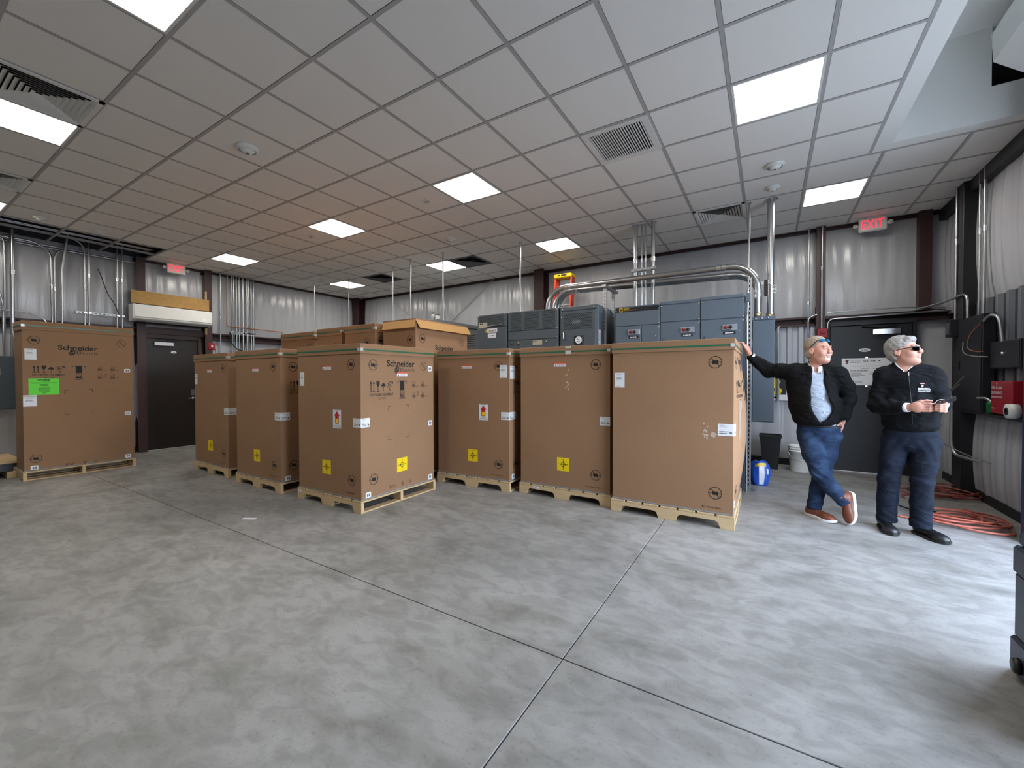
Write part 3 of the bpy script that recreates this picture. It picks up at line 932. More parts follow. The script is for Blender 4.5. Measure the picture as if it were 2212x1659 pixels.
                for (F_, a, wd) in ((FR, a1-wf_, wf_),)+(((RT, 0.0, ws_),) if ws_ else ()):
                    hh = z1_-z0_; j = Ink(F_, .0028)
                    for (q, wq, tq) in ((.86, .35, .03), (.72, .5, .02), (.46, .3, .03), (.30, .62, .07), (.14, .5, .09)): j.rect(a+wd*.10, z0_+hh*q, a+wd*(.10+wq), z0_+hh*(q+tq))
                    j.disc((a+wd*.84, z0_+hh*.26), .011, 10)
                    j.build('print', M['grey_ink'], l)
            elif key == 'square':      # white stickers with two dark dots
                a, b = p[0], p[1]-zb; w_, hh = (p[2], p[3]) if len(p) > 2 else (.068, .062)
                l = Ink(F, .0016)
                k9 = .008
                l = l.poly([(a+k9, b), (a+w_-k9, b), (a+w_, b+k9), (a+w_, b+hh-k9), (a+w_-k9, b+hh), (a+k9, b+hh), (a, b+hh-k9), (a, b+k9)]).build('lot_sticker', M['white_label'], t)
                j = Ink(F, .0022); j.disc((a+w_*.35, b+hh*.5), w_*.13, 12, hh*.27); j.disc((a+w_*.68, b+hh*.5), w_*.13, 12, hh*.27); j.build('print', M['grey_ink'], l)
            elif key == 'green':
                a, b = p[0], p[1]-zb; w_, hh = p[2], p[3]
                l = Ink(F, .0018).rect(a, b, a+w_, b+hh, 2, 2).build('green_notice', M['green_label'], t)
                tag(l, 'bright green printed notice')
                j = Ink(F, .0024); j.text('Schneider', a+w_/2, b+hh*.86, .024, w_*.42, bold=.03, align='c'); j.text('Electric', a+w_*.55, b+hh*.79, .012, w_*.22, align='c')
                j.rect(a+w_*.04, b+hh*.735, a+w_*.94, b+hh*.745)
                for q, wq in enumerate((.8, .3, .22, .36, .36, .40, .34, .36, .16)): j.rect(a+w_/2-w_*wq/2, b+hh*(.70-q*.075), a+w_/2+w_*wq/2, b+hh*(.725-q*.075))
                j.build('print', M['ink'], l)
            elif key == 'scuff':
                j = Ink(F, .0014)
                rnd = random.Random(int(p[0]*1000))
                for q in range(14):
                    a = p[0]+rnd.uniform(-.02, .02); b = p[1]-zb+rnd.uniform(0, p[2]); w_ = rnd.uniform(.004, .012)
                    j.poly([(a-w_, b), (a, b-rnd.uniform(.005, .02)), (a+w_, b), (a+w_*.4, b+rnd.uniform(.006, .02))])
                j.build('scuff', mat('paper_scuff', rgb(198,176,156), .9) if 'paper_scuff' not in bpy.data.materials else bpy.data.materials['paper_scuff'], t)
            elif key == 'tape':
                a, b = p[0], p[1]-zb
                Ink(F, .013).rect(a, b, a+p[2], b+p[3], 2, 3).build('tape', M['clear'], t)
            elif key == 'pouch':
                a, b = p[0], p[1]-zb
                Ink(F, .004).poly([(a, b+.02), (a+.03, b), (a+.09, b+.10), (a+.08, b+.26), (a+.15, b+.30), (a+.13, b+.36), (a+.03, b+.38), (a-.01, b+.2)]).build('torn_pouch', M['film'], t)
    for i, name, mt in prints:
        if i.v: i.build(name, mt, t)
    return t

def front(W, dx=0, **kw):
    d = dict(clamp=[(W-.160, 1.50), (W-.160, .318)], code=(W-.275, .178, .165))
    d.update(kw); return d
def sideprint(**kw):
    d = dict(s_clamp=[(.155, 1.495), (.155, .314)], s_climb=(.885, 1.495), s_logo=(.335, 1.487, .405), s_arrows=(.108, 1.218, .31, .115), s_eq=(.108, 1.174, .31), s_bar=(.480, 1.136, .135, .196),
             s_lifts=(.700, 1.13, .25, .2), s_brackets=(.352, .70, .645, 1.056), s_marks=(.36, .17))
    d.update(kw); return d

W0, D0, H0 = 1.088, 1.07, 1.71
def crate(x, y, rz, lbl, plbl, spec, W=W0, D=D0, H=H0, tagcard=None, pw=None, **kw):
    c, s = math.cos(rz), math.sin(rz)
    pallet((x+c*W/2-s*D/2, y+s*W/2+c*D/2, 0), (pw or W)+.012, D+.012, rz, plbl, tagcard=tagcard)
    return carton(x, y, W, D, H, rz, lbl, spec, **kw)

R = math.radians
SQ = [(.957, 1.44), (.957, .79), (.952, .14), (.050, .135)]
crate(-7.330, 2.755, R(-1.2), 'narrow looking carton nearest the brown door, leftmost of the front row', 'pallet of the carton nearest the brown door',
      front(W0, orange=(.44, 1.49), yellow=(.45, .325), wrap=(.115, .862, .955, .12), sheet=(.022, 1.275, .085, .15)), )
bpy.data.objects['cardboard_box']
crate(-5.945, 2.695, R(-1.0), 'carton between the one by the brown door and the big two-sided carton', 'pallet under the second carton from the brown door',
      {**front(W0, orange=(.43, 1.49), yellow=(.45, .325), wrap=(.118, .862, .955, .11)), **sideprint(s_square=[(.05, .135)])})
crate(-4.540, 2.700, 0, 'carton with two printed sides and large black logo, front of the centre', 'pallet under the carton with the large logo facing the open floor',
      {**front(W0, orange=(.455, 1.494), yellow=(.44, .335), tipsign=(.63, .830), wrap=(.112, .862, .955, .108), sheet=(.035, 1.275, .082, .15)), **sideprint(s_orange=(.475, 1.424), s_yellow=(.466, .325), s_square=SQ)}, tagcard=.01)
crate(-3.690, 4.090, R(2.2), 'carton with a red arrow label and two white sheets by its right corner', 'pallet under the carton right of the big two-sided one',
      {**front(W0, orange=(.385, 1.521), yellow=(.475, .318), tipsign=(.64, .835), wrap=(.108, .858, .95, .16), sheet=(.945, 1.36, .105, .152)), **sideprint(s_sheet=(.02, 1.35, .13, .155), s_square=[(.06, .14)])})
crate(-2.500, 4.205, 0, 'carton with a scuffed stripe and white tape on its lid', 'pallet under the carton with the scuffed stripe',
      front(W0, orange=(.435, 1.529), yellow=(.475, .318), wrap=(.112, .855, .948, .0), scuff=(.60, 1.2, .25), tape=[(.58, 1.62, .07, .04), (.58, 1.685, .07, .02)]), W=1.10, tagcard=.19)
crate(-1.362, 4.130, 0, 'carton at the right end that the man leans his hand on', 'pallet under the carton at the right end',
      {**front(1.108, clamp=[(.945, 1.498), (.950, .312)], code=(.84, .172, .16), sheet=(.022, 1.26, .10, .15), wrap=(.125, .838, .945, .07), scuff=[(.865, .80, .14), (.93, .82, .04)]),
       **sideprint(s_square=[(.06, .18)], s_pouch=(.17, .78))}, W=1.108, D=1.10, bul=(.006, .075))

# tall cartons: one by the left wall, three behind the front row
carton_side = dict(s_clamp=[(.105, 1.878), (.105, .285)], s_climb=(.985, 1.888), s_logo=(.325, 1.762, .40), s_arrows=(.085, 1.44, .30, .10), s_eq=(.085, 1.40, .30), s_bar=(.455, 1.35, .14, .195),
    s_lifts=(.72, 1.354, .24, .19), s_brackets=(.38, .86, .66, 1.2), s_marks=(.38, .14), s_green=(.05, 1.141, .28, .224), s_sheet=[(.02, 1.613, .105, .15), (.0, .99, .122, .125), (.0, 1.12, .122, .02)],
    s_square=[(1.012, 1.452, .07, .055), (1.012, .80, .07, .055), (1.010, .145, .07, .055), (.055, .13, .07, .065)])
crate(-8.825, 1.222, 0, 'tall carton with a bright green notice beside the brown door', 'pallet under the tall carton with the green notice', carton_side, W=.47, D=1.135, H=2.13, lid=.12)
crate(-7.03, 3.90, 0, 'tall carton behind the front row, leftmost of the tall ones there', 'pallet of the leftmost tall carton behind the front row', dict(clamp=(.80, 1.85)), W=.95, D=1.05, H=2.10, lid=.12)
crate(-5.845, 3.79, 0, 'tall carton behind the front row, second of the tall ones', 'pallet of the second tall carton behind the front row', dict(clamp=(.44, 1.82)), W=.60, D=1.07, H=2.10, lid=.115)
crate(-5.16, 3.77, 0, 'tall carton left of the carton with folded open flaps', 'pallet of the tall carton left of the open one', dict(clamp=(.47, 1.85), s_clamp=(.10, 1.87)), W=.645, D=1.07, H=2.10, lid=.115)
oc = crate(-4.41, 3.81, 0, 'open tall carton whose flaps are folded outwards', 'pallet of the open tall carton', dict(clamp=(.50, 1.85), s_clamp=(.12, 1.87), s_climb=(.92, 1.87), s_logo=(.36, 1.74, .38)), W=.61, D=1.07, H=2.10, lid=.0, has_lid=False)
hw, hd, zt = .61/2-.008, 1.07/2-.008, 2.10-.128
m = MB()
def flap(p0, p1, out, drop=.105, k=.05):
    a, b = Vector(p0), Vector(p1); o = Vector(out); d = (b-a).normalized()
    q = [a, b, b+o*k+Vector((0,0,-drop))+d*.03, a+o*k+Vector((0,0,-drop))+d*.03]
    n = Vector((0,0,.004))+o*.003
    vs = [tuple(p) for p in q]+[tuple(p+n) for p in q]
    return MB().add(vs, [(3,2,1,0),(4,5,6,7),(0,1,5,4),(1,2,6,5),(2,3,7,6),(3,0,4,7)])
for (a, b, o_) in (((-hw, -hd, zt), (hw, -hd, zt), (0,-1,0)), ((hw, -hd, zt), (hw, hd, zt), (1,0,0)), ((hw, hd, zt), (-hw, hd, zt), (0,1,0)), ((-hw, hd, zt), (-hw, -hd, zt), (-1,0,0))):
    flap(a, b, o_).build('flap', M['card_raw'], oc, fix=True)
# ------------------------------------------------------------------ grey power cabinets (left line-up)
def slots(face, a0, b0, a1, b1, pa=.030, pb=.0180, sa=.023, sb=.0100):
    i = Ink(face, .0012)
    r = 0; b = b0
    while b+sb <= b1:
        a = a0+(pa/2 if r % 2 else 0)
        while a+sa <= a1:
            i.poly([(a, b+sb/2), (a+sb*.4, b), (a+sa-sb*.4, b), (a+sa, b+sb/2), (a+sa-sb*.4, b+sb), (a+sb*.4, b+sb)])
            a += pa
        b += pb; r += 1
    return i
slotm = mat('vent_dark', rgb(14,15,17), .8)
plate = mat('engraved_plate', rgb(196,190,170), .35, .4)

def cabinet(label, x0, x1, y0, y1, z1, mt='dark_cab', name='power_cabinet'):
    t = thing(name, label, 'cabinet', ((x0+x1)/2, (y0+y1)/2, 0), group='grey electrical cabinets')
    w_, d = (x1-x0)/2, (y1-y0)/2
    MB().bbox(-w_, w_, -d+.012, d, 0, z1, .004).build('enclosure', M[mt], t, fix=True)
    F = Face((-w_, -d, 0), (1,0,0), (0,0,1))
    return t, F, w_, d
def panel(t, w_, d, a0, a1, z0, z1, mt, name='cover_panel', g=.006):
    return MB().bbox(-w_+a0+g, -w_+a1-g, -d, -d+.014, z0+g, z1-g, .003).build(name, M[mt], t, fix=True)
def screws(t, F, pts):
    for a, b in pts:
        m = MB(); c = F.p(a, b, -.002)
        m.lathe([(.008, 0), (.008, -.004), (.004, -.006), (0, -.006)], c, 8, 'y').build('screw', M['chrome'], t)

Y0 = 5.60
# first section: perforated cover above a plain one
t, F, w_, d = cabinet('leftmost grey cabinet with a perforated top and white nameplates', -4.156, -3.580, Y0, 6.45, 2.403)
panel(t, w_, d, 0, .576, 2.19, 2.40, 'dark_cab'); panel(t, w_, d, 0, .576, .1, 2.19, 'dark_cab')
slots(F, .045, 2.205, .535, 2.385).build('vent_slots', slotm, t)['kind'] = 'stuff'
MB().tube([F.p(.18, 2.205, .012), F.p(.50, 2.222, .012)], .006, 8).build('operating_rod', M['steel_dull'], t)
l = Ink(F, .004).rect(.038, 2.185, .205, 2.275).build('rating_plate', plate, t); j = Ink(F, .005); j.disc((.065, 2.255), .013, 10); j.disc((.10, 2.255), .012, 10); j.build('print', M['ink'], l)
l = Ink(F, .003).rect(.205, 2.10, .40, 2.168).build('nameplate', M['white_label'], t); j = Ink(F, .004); j.text('SQUARE D', .235, 2.120, .03, .145, bold=.03); j.build('print', M['ink'], l); Ink(F, .004).rect(.170, 2.105, .203, 2.155).build('emblem', mat('emblem_yellow', rgb(206,172,40), .5), l)
l = Ink(F, .003).rect(.215, 2.015, .378, 2.09).build('nameplate', M['white_label'], t); j = Ink(F, .004); j.bars(.25, 2.045, .016, .1); j.build('print', M['grey_ink'], l)
screws(t, F, [(.025, 2.385), (.55, 2.385), (.025, 2.17), (.55, 2.17), (.025, 2.205)])
# second section: three vents
t, F, w_, d = cabinet('middle grey cabinet with three perforated vents side by side', -3.552, -2.668, Y0, 6.45, 2.403)
panel(t, w_, d, 0, .884, 2.095, 2.40, 'dark_cab'); panel(t, w_, d, 0, .884, 1.95, 2.095, 'dark_cab'); panel(t, w_, d, 0, .26, .1, 1.95, 'dark_cab'); panel(t, w_, d, .26, .884, .1, 1.95, 'dark_cab')
for a0, a1 in ((.05, .265), (.305, .58), (.62, .85)): slots(F, a0, 2.115, a1, 2.385).build('vent_slots', slotm, t)['kind'] = 'stuff'
for a, c in ((.075, 'green_strap'), (.20, 'copper')): MB().lathe([(.020, 0), (.020, -.012), (.014, -.022), (0, -.022)], F.p(a, 1.905), 14, 'y').build('push_button', M[c], t)
l = Ink(F, .003).rect(.455, 1.865, .62, 1.935).build('rating_plate', plate, t); j = Ink(F, .004); j.disc((.475, 1.915), .013, 10); j.disc((.51, 1.915), .012, 10); j.build('print', M['ink'], l)
MB().lathe([(.014, 0), (.014, -.014), (0, -.018)], F.p(.69, 1.91), 12, 'y').build('lock', M['brass'], t)
screws(t, F, [(.02, 2.385), (.866, 2.385), (.02, 2.11), (.866, 2.11), (.866, 1.97)])
# third section: door with a gauge
t, F, w_, d = cabinet('grey cabinet with a round white gauge and a bright door handle', -2.640, -2.065, Y0, 6.45, 2.403)
panel(t, w_, d, .02, .56, .1, 2.335, 'dark_cab', 'door'); panel(t, w_, d, .02, .56, 2.335, 2.40, 'dark_cab')
slots(F, .062, 2.065, .515, 2.30).build('vent_slots', slotm, t)['kind'] = 'stuff'
m = MB(); m.tube(rounded([F.p(.075, 2.03, 0), F.p(.075, 2.03, .035), F.p(.075, 1.92, .035), F.p(.075, 1.92, 0)], .02), .009, 8).build('handle', M['chrome'], t)
g = MB(); g.smooth = False; P_ = F.p(.305, 1.905)
g.bbox(P_[0]-.068, P_[0]+.068, P_[1]-.014, P_[1], P_[2]-.062, P_[2]+.062, .01); g = g.build('gauge', M['black_plastic'], t, fix=True)
Fg = Face((P_[0], P_[1]-.0145, P_[2]), (1,0,0), (0,0,1))
Ink(Fg, .001).disc((0, 0), .052, 24).build('dial', M['white_label'], g)
j = Ink(Fg, .002); j.line((.01, -.012), (-.026, .028), .008)
for k in range(9): a = pi*(1.15-k*1.3/8); j.line((.040*math.cos(a), .040*math.sin(a)), (.047*math.cos(a), .047*math.sin(a)), .003)
j.bars(-.018, -.024, .010, .036); j.build('needle', M['ink'], g)
l = Ink(F, .003).rect(.20, 2.145, .325, 2.195).build('nameplate', mat('dull_plate', rgb(104,108,112), .4), t)
FS = Face((w_, -d, 0), (0,1,0), (0,0,1))
MB().bbox(w_-.002, w_+.006, -d+.05, -d+.52, .05, 2.39, .003).build('side_panel', M['grey_cab'], t, fix=True)
l = Ink(FS, .008).rect(.058, 1.80, .14, 2.05).build('warning_label', M['white_label'], t)
j = Ink(FS, .009)
for z in (1.925, 1.985, 2.045): j.rect(.058, z-.006, .14, z+.002)
j.build('stripe', M['red_ink'], l)
j = Ink(FS, .009)
for q in range(10): j.rect(.066, 1.83+q*.019, .13-.01*(q % 3), 1.836+q*.019)
j.build('print', M['grey_ink'], l)
screws(t, F, [(.045, 2.37), (.53, 2.37), (.03, 2.36), (.03, 2.25)])

# ------------------------------------------------------------------ motor control line-up on the right
silver = mat('pilot_plate', rgb(158,166,174), .35, .3)
Y1 = 5.62
def mcc(label, x0, x1, z1, zd, pl, nm, extra=None):
    t, F, w_, d = cabinet(label, x0, x1, Y1, 6.50, z1, 'grey_cab', 'motor_control_cabinet')
    W_ = x1-x0
    panel(t, w_, d, 0, W_, zd, z1-.045, 'grey_cab')
    panel(t, w_, d, 0, W_, z1-.045, z1, 'grey_cab', 'top_trim')
    if extra == 'two':
        panel(t, w_, d, 0, W_*.60, .1, zd, 'grey_cab', 'unit_door'); panel(t, w_, d, W_*.60, W_, .1, zd, 'grey_cab', 'wireway_door')
    else: panel(t, w_, d, 0, W_, .1, zd, 'grey_cab', 'unit_door')
    a, b = pl
    c = F.p(a, b)
    p_ = MB().bbox(c[0], c[0]+.160, c[1]-.014, c[1]+.001, c[2], c[2]+.075, .004).build('pilot_panel', silver, t, fix=True)
    for q, mm_ in ((.038, 'red_plastic'), (.088, 'black_plastic')):
        MB().lathe([(.020, -.014), (.020, -.022), (.016, -.024), (.016, -.036), (.012, -.040), (0, -.040)], F.p(a+q, b+.040), 16, 'y').build('push_button', M[mm_], p_)
    Ink(F, .0155).bars(a+.02, b+.010, .007, .08).build('print', M['ink'], p_)
    l = Ink(F, .003).rect(a+.008, b-.045, a+.142, b-.012).build('nameplate', M['black_plastic'], t)
    Ink(F, .004).bars(a+.03, b-.034, .012, .09, len(nm)).build('print', M['white_label'], l)
    if extra == 'two':
        m = MB(); m.bbox(F.p(.03,0)[0], F.p(.03,0)[0]+.05, -d-.02, -d, 1.66, 1.86, .004); m.tube([F.p(.055, 1.80, .02), F.p(.055, 1.80, .05), F.p(.055, 1.68, .05)], .012, 8).build('disconnect_handle', M['grey_cab'], t)
    else:
        MB().bbox(F.p(.05,0)[0], F.p(.05,0)[0]+.07, -d-.012, -d, 1.72, 1.87, .003).build('disconnect_plate', M['grey_cab'], t, fix=True)
    screws(t, F, [(.014, z1-.06), (W_-.014, z1-.06), (W_-.014, zd+.02), (W_-.014, zd-.03), (W_-.05, zd-.15)])
    return t, F, w_, d
t, F, w_, d = mcc('motor control cabinet with a black banner and yellow emblem', -1.809, -1.214, 2.33, 2.058, (.180, 1.935), 'CHILLER 1', 'two')
l = Ink(F, .002).rect(.012, 2.252, .585, 2.312).build('banner', M['black_plastic'], t)
j = Ink(F, .003); j.rect(.062, 2.256, .107, 2.308); j.build('emblem', mat('square_d_yellow', rgb(238,196,24), .5), l)
j = Ink(F, .004); j.rect(.073, 2.268, .096, 2.296); j.build('emblem_square', M['black_plastic'], l)
j = Ink(F, .004); j.rect(.080, 2.275, .089, 2.289); j.text('Model 6', .122, 2.288, .017, .075, bold=.02); j.text('Motor Control Center', .122, 2.268, .011, .17); j.build('print', mat('banner_print', rgb(214,184,40), .5), l)
mcc('motor control cabinet in the middle of the right line-up', -1.210, -.730, 2.345, 2.075, (.255, 1.925), 'COOLING PUMP 1')
t, F, w_, d = mcc('motor control cabinet at the right end, behind the carton being leaned on', -.726, -.251, 2.355, 2.07, (.245, 1.925), 'COOLING TOWER 1')
MB().box(w_, w_+.012, -d+.03, d-.02, .05, 2.33).build('side_panel', M['grey_cab'], t)

# grey unit behind the open carton
t = thing('cooling_unit', 'light grey metal cabinet behind the open carton, bottles on top', 'cabinet', (-5.72, 6.16, 0))
gu = mat('light_grey_enamel', rgb(118,124,128), .5)
MB().bbox(-.87, .87, -.74, .74, 0, 2.30, .004).build('enclosure', gu, t, fix=True)
MB().bbox(-.89, .89, -.76, .76, 2.30, 2.375, .01).build('top_cover', gu, t, fix=True)
for q in range(6): MB().prism([(2.02+q*.03, .87), (2.035+q*.03, .885), (2.03+q*.03, .87)], 'y', -.3, .3).build('louver', gu, t, fix=True) if False else MB().bbox(.868, .882, -.30, .30, 1.98+q*.04, 2.0+q*.04, .004).build('louver', gu, t, fix=True)
MB().bbox(.60, .66, -.66, -.60, 2.375, 2.46, .004).build('bracket', M['steel_dull'], t, fix=True)
t = thing('spray_bottle', 'white bottle with a narrow nozzle on the light grey cabinet', 'bottle', (-5.13, 5.58, 2.376))
MB().lathe([(0, 0), (.034, 0), (.036, .01), (.036, .105), (.024, .125), (.018, .130)], n=18).build('body', M['white_plastic'], t)
MB().lathe([(.018, .130), (.018, .146), (.008, .150), (.006, .175), (0, .176)], n=14).build('nozzle', M['grey_plastic'], t)
t = thing('jar', 'short white jar with a dark lid on the light grey cabinet', 'jar', (-5.02, 5.58, 2.376))
MB().lathe([(0, 0), (.040, 0), (.043, .008), (.043, .085), (.036, .095)], n=18).build('body', M['white_plastic'], t)
MB().lathe([(.034, .093), (.037, .095), (.037, .115), (0, .117)], n=18).build('lid', M['grey_plastic'], t)

# ------------------------------------------------------------------ conduits and pipes
def conduit(label, pts, r, mt='steel', rb=.10, group=None, fit=True, flange=False, name='conduit', n=10):
    t = thing(name, label, 'pipe', pts[-1] if pts[-1][2] < pts[0][2] else pts[0], group=group)
    m = MB().tube(rounded(pts, rb), r, n); m.build('tube', M[mt], t, world=True)
    if fit:
        for k in range(len(pts)-1):
            a, b = Vector(pts[k]), Vector(pts[k+1])
            if (b-a).length > 1.2:
                c = a+(b-a)*.42; dv = (b-a).normalized()*.03
                MB().tube([c-dv, c-dv*.9, c+dv*.9, c+dv], r*1.35, n).build('coupling', M['chrome'], t, world=True)
    if flange:
        p = pts[0]
        MB().lathe([(r*1.02, -.004), (r*2.0, -.004), (r*2.1, 0), (r*1.02, 0)], p, 16).build('escutcheon', M['steel_dull'], t, world=True)
    return t
ZC = GZ-.001
conduit('thin rod from the ceiling to the leftmost perforated grey cabinet', [(-3.472, 5.861, ZC), (-3.472, 5.861, 2.404)], .013, flange=True)
conduit('thin rod from the ceiling crossing a light panel to the light grey cabinet', [(-4.912, 5.607, ZC), (-4.912, 5.607, 2.376)], .013, flange=True)
conduit('thin rod from the ceiling behind the open carton', [(-5.705, 5.600, ZC), (-5.705, 5.600, 2.376)], .012, flange=True)
conduit('thin rod from the ceiling next to the dark far diffuser', [(-6.398, 5.792, ZC), (-6.398, 5.792, 2.376)], .012, flange=True)
conduit('thin rod from the ceiling crossing the far corner light panel', [(-7.969, 5.941, ZC), (-7.969, 5.941, 0)], .012, flange=True)
conduit('thin rod from the ceiling nearest the far left corner', [(-9.02, 5.797, ZC), (-9.02, 5.797, 0)], .012, flange=True)
# three big pipes bridging the two line-ups
big = []
for k in range(3):
    yl, yr = ((5.83, 5.87), (6.06, 6.35), (6.17, 6.46))[k]
    lbl = ('large bent steel pipe over the grey cabinets, the near one of three', 'large bent steel pipe over the grey cabinets, the middle one of three', 'large bent steel pipe over the grey cabinets, the far one of three')[k]
    t = thing('conduit', lbl, 'pipe', (-2.95, yl, 2.404), group='large pipes bridging the grey cabinets')
    path = [(-2.95, yl, 2.404)]+arc((-2.65, yl, 2.446), pi, pi/2, .30, (1,0,0), (0,0,1), 10)+arc((-.418, yr, 2.446), pi/2, 0, .30, (1,0,0), (0,0,1), 10)+[(-.118, yr, 2.10)]
    MB().tube(path, .038, 16).build('tube', M['steel'], t, world=True)
    for xx in (-2.60, -.52):
        f = (xx+2.67)/(2.25); yy = yl+(yr-yl)*f
        MB().tube([(xx-.05, yy, 2.746), (xx-.045, yy, 2.746), (xx-.01, yy, 2.746), (xx-.008, yy, 2.746)], .0415, 16).tube([(xx+.01, yy, 2.746), (xx+.05, yy, 2.746)], .0412, 16).build('coupling', M['chrome'], t, world=True)
    MB().tube([(-.118, yr, 2.33), (-.118, yr, 2.42)], .0414, 16).build('coupling', M['chrome'], t, world=True)
    MB().lathe([(.038, .0), (.0412, .0), (.0412, .05), (.038, .05)], (-.118, yr, 2.093), 16).build('bushing', M['brass'], t, world=True)
t = thing('conduit', 'large steel pipe rising from the wireway box to the ceiling', 'pipe', (.012, 6.12, 2.09))
MB().tube([(.012, 6.12, 2.095), (.012, 6.12, ZC)], .040, 16).build('tube', M['steel'], t, world=True)
MB().lathe([(.041, .0), (.058, .0), (.058, .03), (.048, .045), (.048, .07), (.041, .07)], (.012, 6.12, 2.093), 16).build('bushing', M['brass'], t, world=True)
MB().lathe([(.042, -.003), (.075, -.003), (.078, 0), (.042, 0)], (.012, 6.12, ZC), 18).build('escutcheon', M['steel_dull'], t, world=True)
for x, r, k in ((-1.657, .028, 'first and thickest'), (-1.570, .014, 'second, a thin one'), (-1.516, .012, 'third, a thin one'), (-1.411, .025, 'fourth, at the right')):
    conduit('vertical steel conduit above the black banner, '+k, [(x, 6.10, ZC), (x, 6.10, 2.331 if x < -1.22 else 2.34)], r, group='vertical conduits above the right line-up', flange=True)
t = thing('strut_bar', 'slotted strut bar clamping four vertical conduits', 'strut', (-1.533, 6.065, 2.90))
MB().bbox(-.175, .175, -.02, .02, -.006, .035, .003).build('channel', M['steel_dull'], t, fix=True)
for x in (-1.657, -1.570, -1.516, -1.411): MB().bbox(x+1.533-.018, x+1.533+.018, -.032, -.02, .004, .028, .003).build('clamp', M['chrome'], t, fix=True)
# strut frame carrying the big pipes between the two line-ups
t = thing('pipe_support', 'slotted strut frame holding up the large pipes', 'strut', (-2.0, 6.02, 0))
for y in (-.16, .20):
    m = MB(); m.box(-.05, -.01, y-.02, y+.02, 0, 2.668)
    o = m.build('post', M['steel_dull'], t)
    F = Face((-.05, y-.0205, 0), (1,0,0), (0,0,1)); j = Ink(F, .001)
    for q in range(12): j.rect(.014, 2.05+q*.052, .026, 2.08+q*.052)
    j.build('slots', slotm, o)['kind'] = 'stuff'
MB().bbox(-.06, 0, -.24, .36, 2.668, 2.706, .004).build('cross_arm', M['steel_dull'], t, fix=True)
# wall-hung wireway box
t = thing('wireway_box', 'tall narrow grey wireway box beside the strut post', 'box', (-.059, 6.18, .82))
MB().bbox(-.115, .115, -.37, .37, 0, 1.228, .004).build('enclosure', M['grey_cab'], t, fix=True)
MB().bbox(-.125, .125, -.38, .38, 1.228, 1.272, .004).build('top_flange', M['grey_cab'], t, fix=True)
F = Face((-.115, -.38, 0), (1,0,0), (0,0,1))
for a in (.035, .10, .165): MB().lathe([(.012, 0), (.012, -.004), (0, -.006)], F.p(a, 1.25, 0), 10, 'y').build('screw', M['steel_dull'], t)
MB().bbox(-.108, .108, -.378, -.37, .01, 1.224, .003).build('cover', M['grey_cab'], t, fix=True)
MB().tube([(-.182, .0, .9), (-.11, .0, .9)], .03, 12).tube([(-.182, .0, .4), (-.11, .0, .4)], .03, 12).build('nipple', M['steel'], t)
# strut post with small conduit and junction box
t = thing('strut_post', 'floor standing slotted strut post at the corner of the right line-up', 'post', (-.198, 5.72, 0))
MB().bbox(-.022, .022, -.022, .022, .006, 2.55, .003).build('channel', M['steel_dull'], t, fix=True)
MB().bbox(-.034, .07, -.05, .05, 0, .006, .002).build('base_plate', M['steel_dull'], t, fix=True)
for z in (1.06, 1.10, 1.72, 1.76, 1.80): MB().bbox(.022, .034, -.012, .012, z-.01, z+.01, .003).build('bolt', M['chrome'], t, fix=True)
F = Face((-.022, -.0225, 0), (1,0,0), (0,0,1)); j = Ink(F, .001)
for q in range(46): j.rect(.016, .06+q*.054, .028, .09+q*.054)
j.build('slots', slotm, t)['kind'] = 'stuff'
conduit('thin steel conduit dropping from the ceiling beside the strut post', [(-.222, 6.10, ZC), (-.222, 6.10, 2.40), (-.214, 5.66, 2.40), (-.214, 5.66, 2.36)], .013, rb=.05, flange=True)
t = thing('junction_box', 'small grey junction box on the conduit beside the strut post', 'box', (-.214, 5.655, 2.25))
MB().bbox(-.022, .022, -.03, .03, 0, .11, .004).build('housing', M['grey_cab'], t, fix=True)
MB().bbox(-.019, .019, -.034, -.03, .006, .104, .002).build('cover', M['grey_cab'], t, fix=True)
conduit('short offset conduit below the small junction box', [(-.214, 5.655, 2.25), (-.214, 5.655, 2.16), (-.218, 5.610, 2.05), (-.218, 5.610, .0)], .012, rb=.05)
t = thing('cable_clamp', 'black cable clamp bridging the large vertical pipes', 'clamp', (-.05, 6.02, 2.50))
MB().bbox(-.05, .05, -.045, -.02, 0, .05, .004).build('bar', M['steel_dull'], t, fix=True)
MB().bbox(-.005, .035, -.06, -.02, -.14, .06, .01).build('block', M['black_plastic'], t, fix=True)
for q in range(2): MB().tube([(.105+.022*math.cos(a), -.045, -.04-.05*q+.020*math.sin(a)) for a in np.linspace(.5, 5.8, 12)], .005, 6).build('cable_loop', M['white_plastic'], t)
MB().tube([(.05, -.03, .02), (.085, -.045, -.03)], .005, 6).build('tie', M['white_plastic'], t)

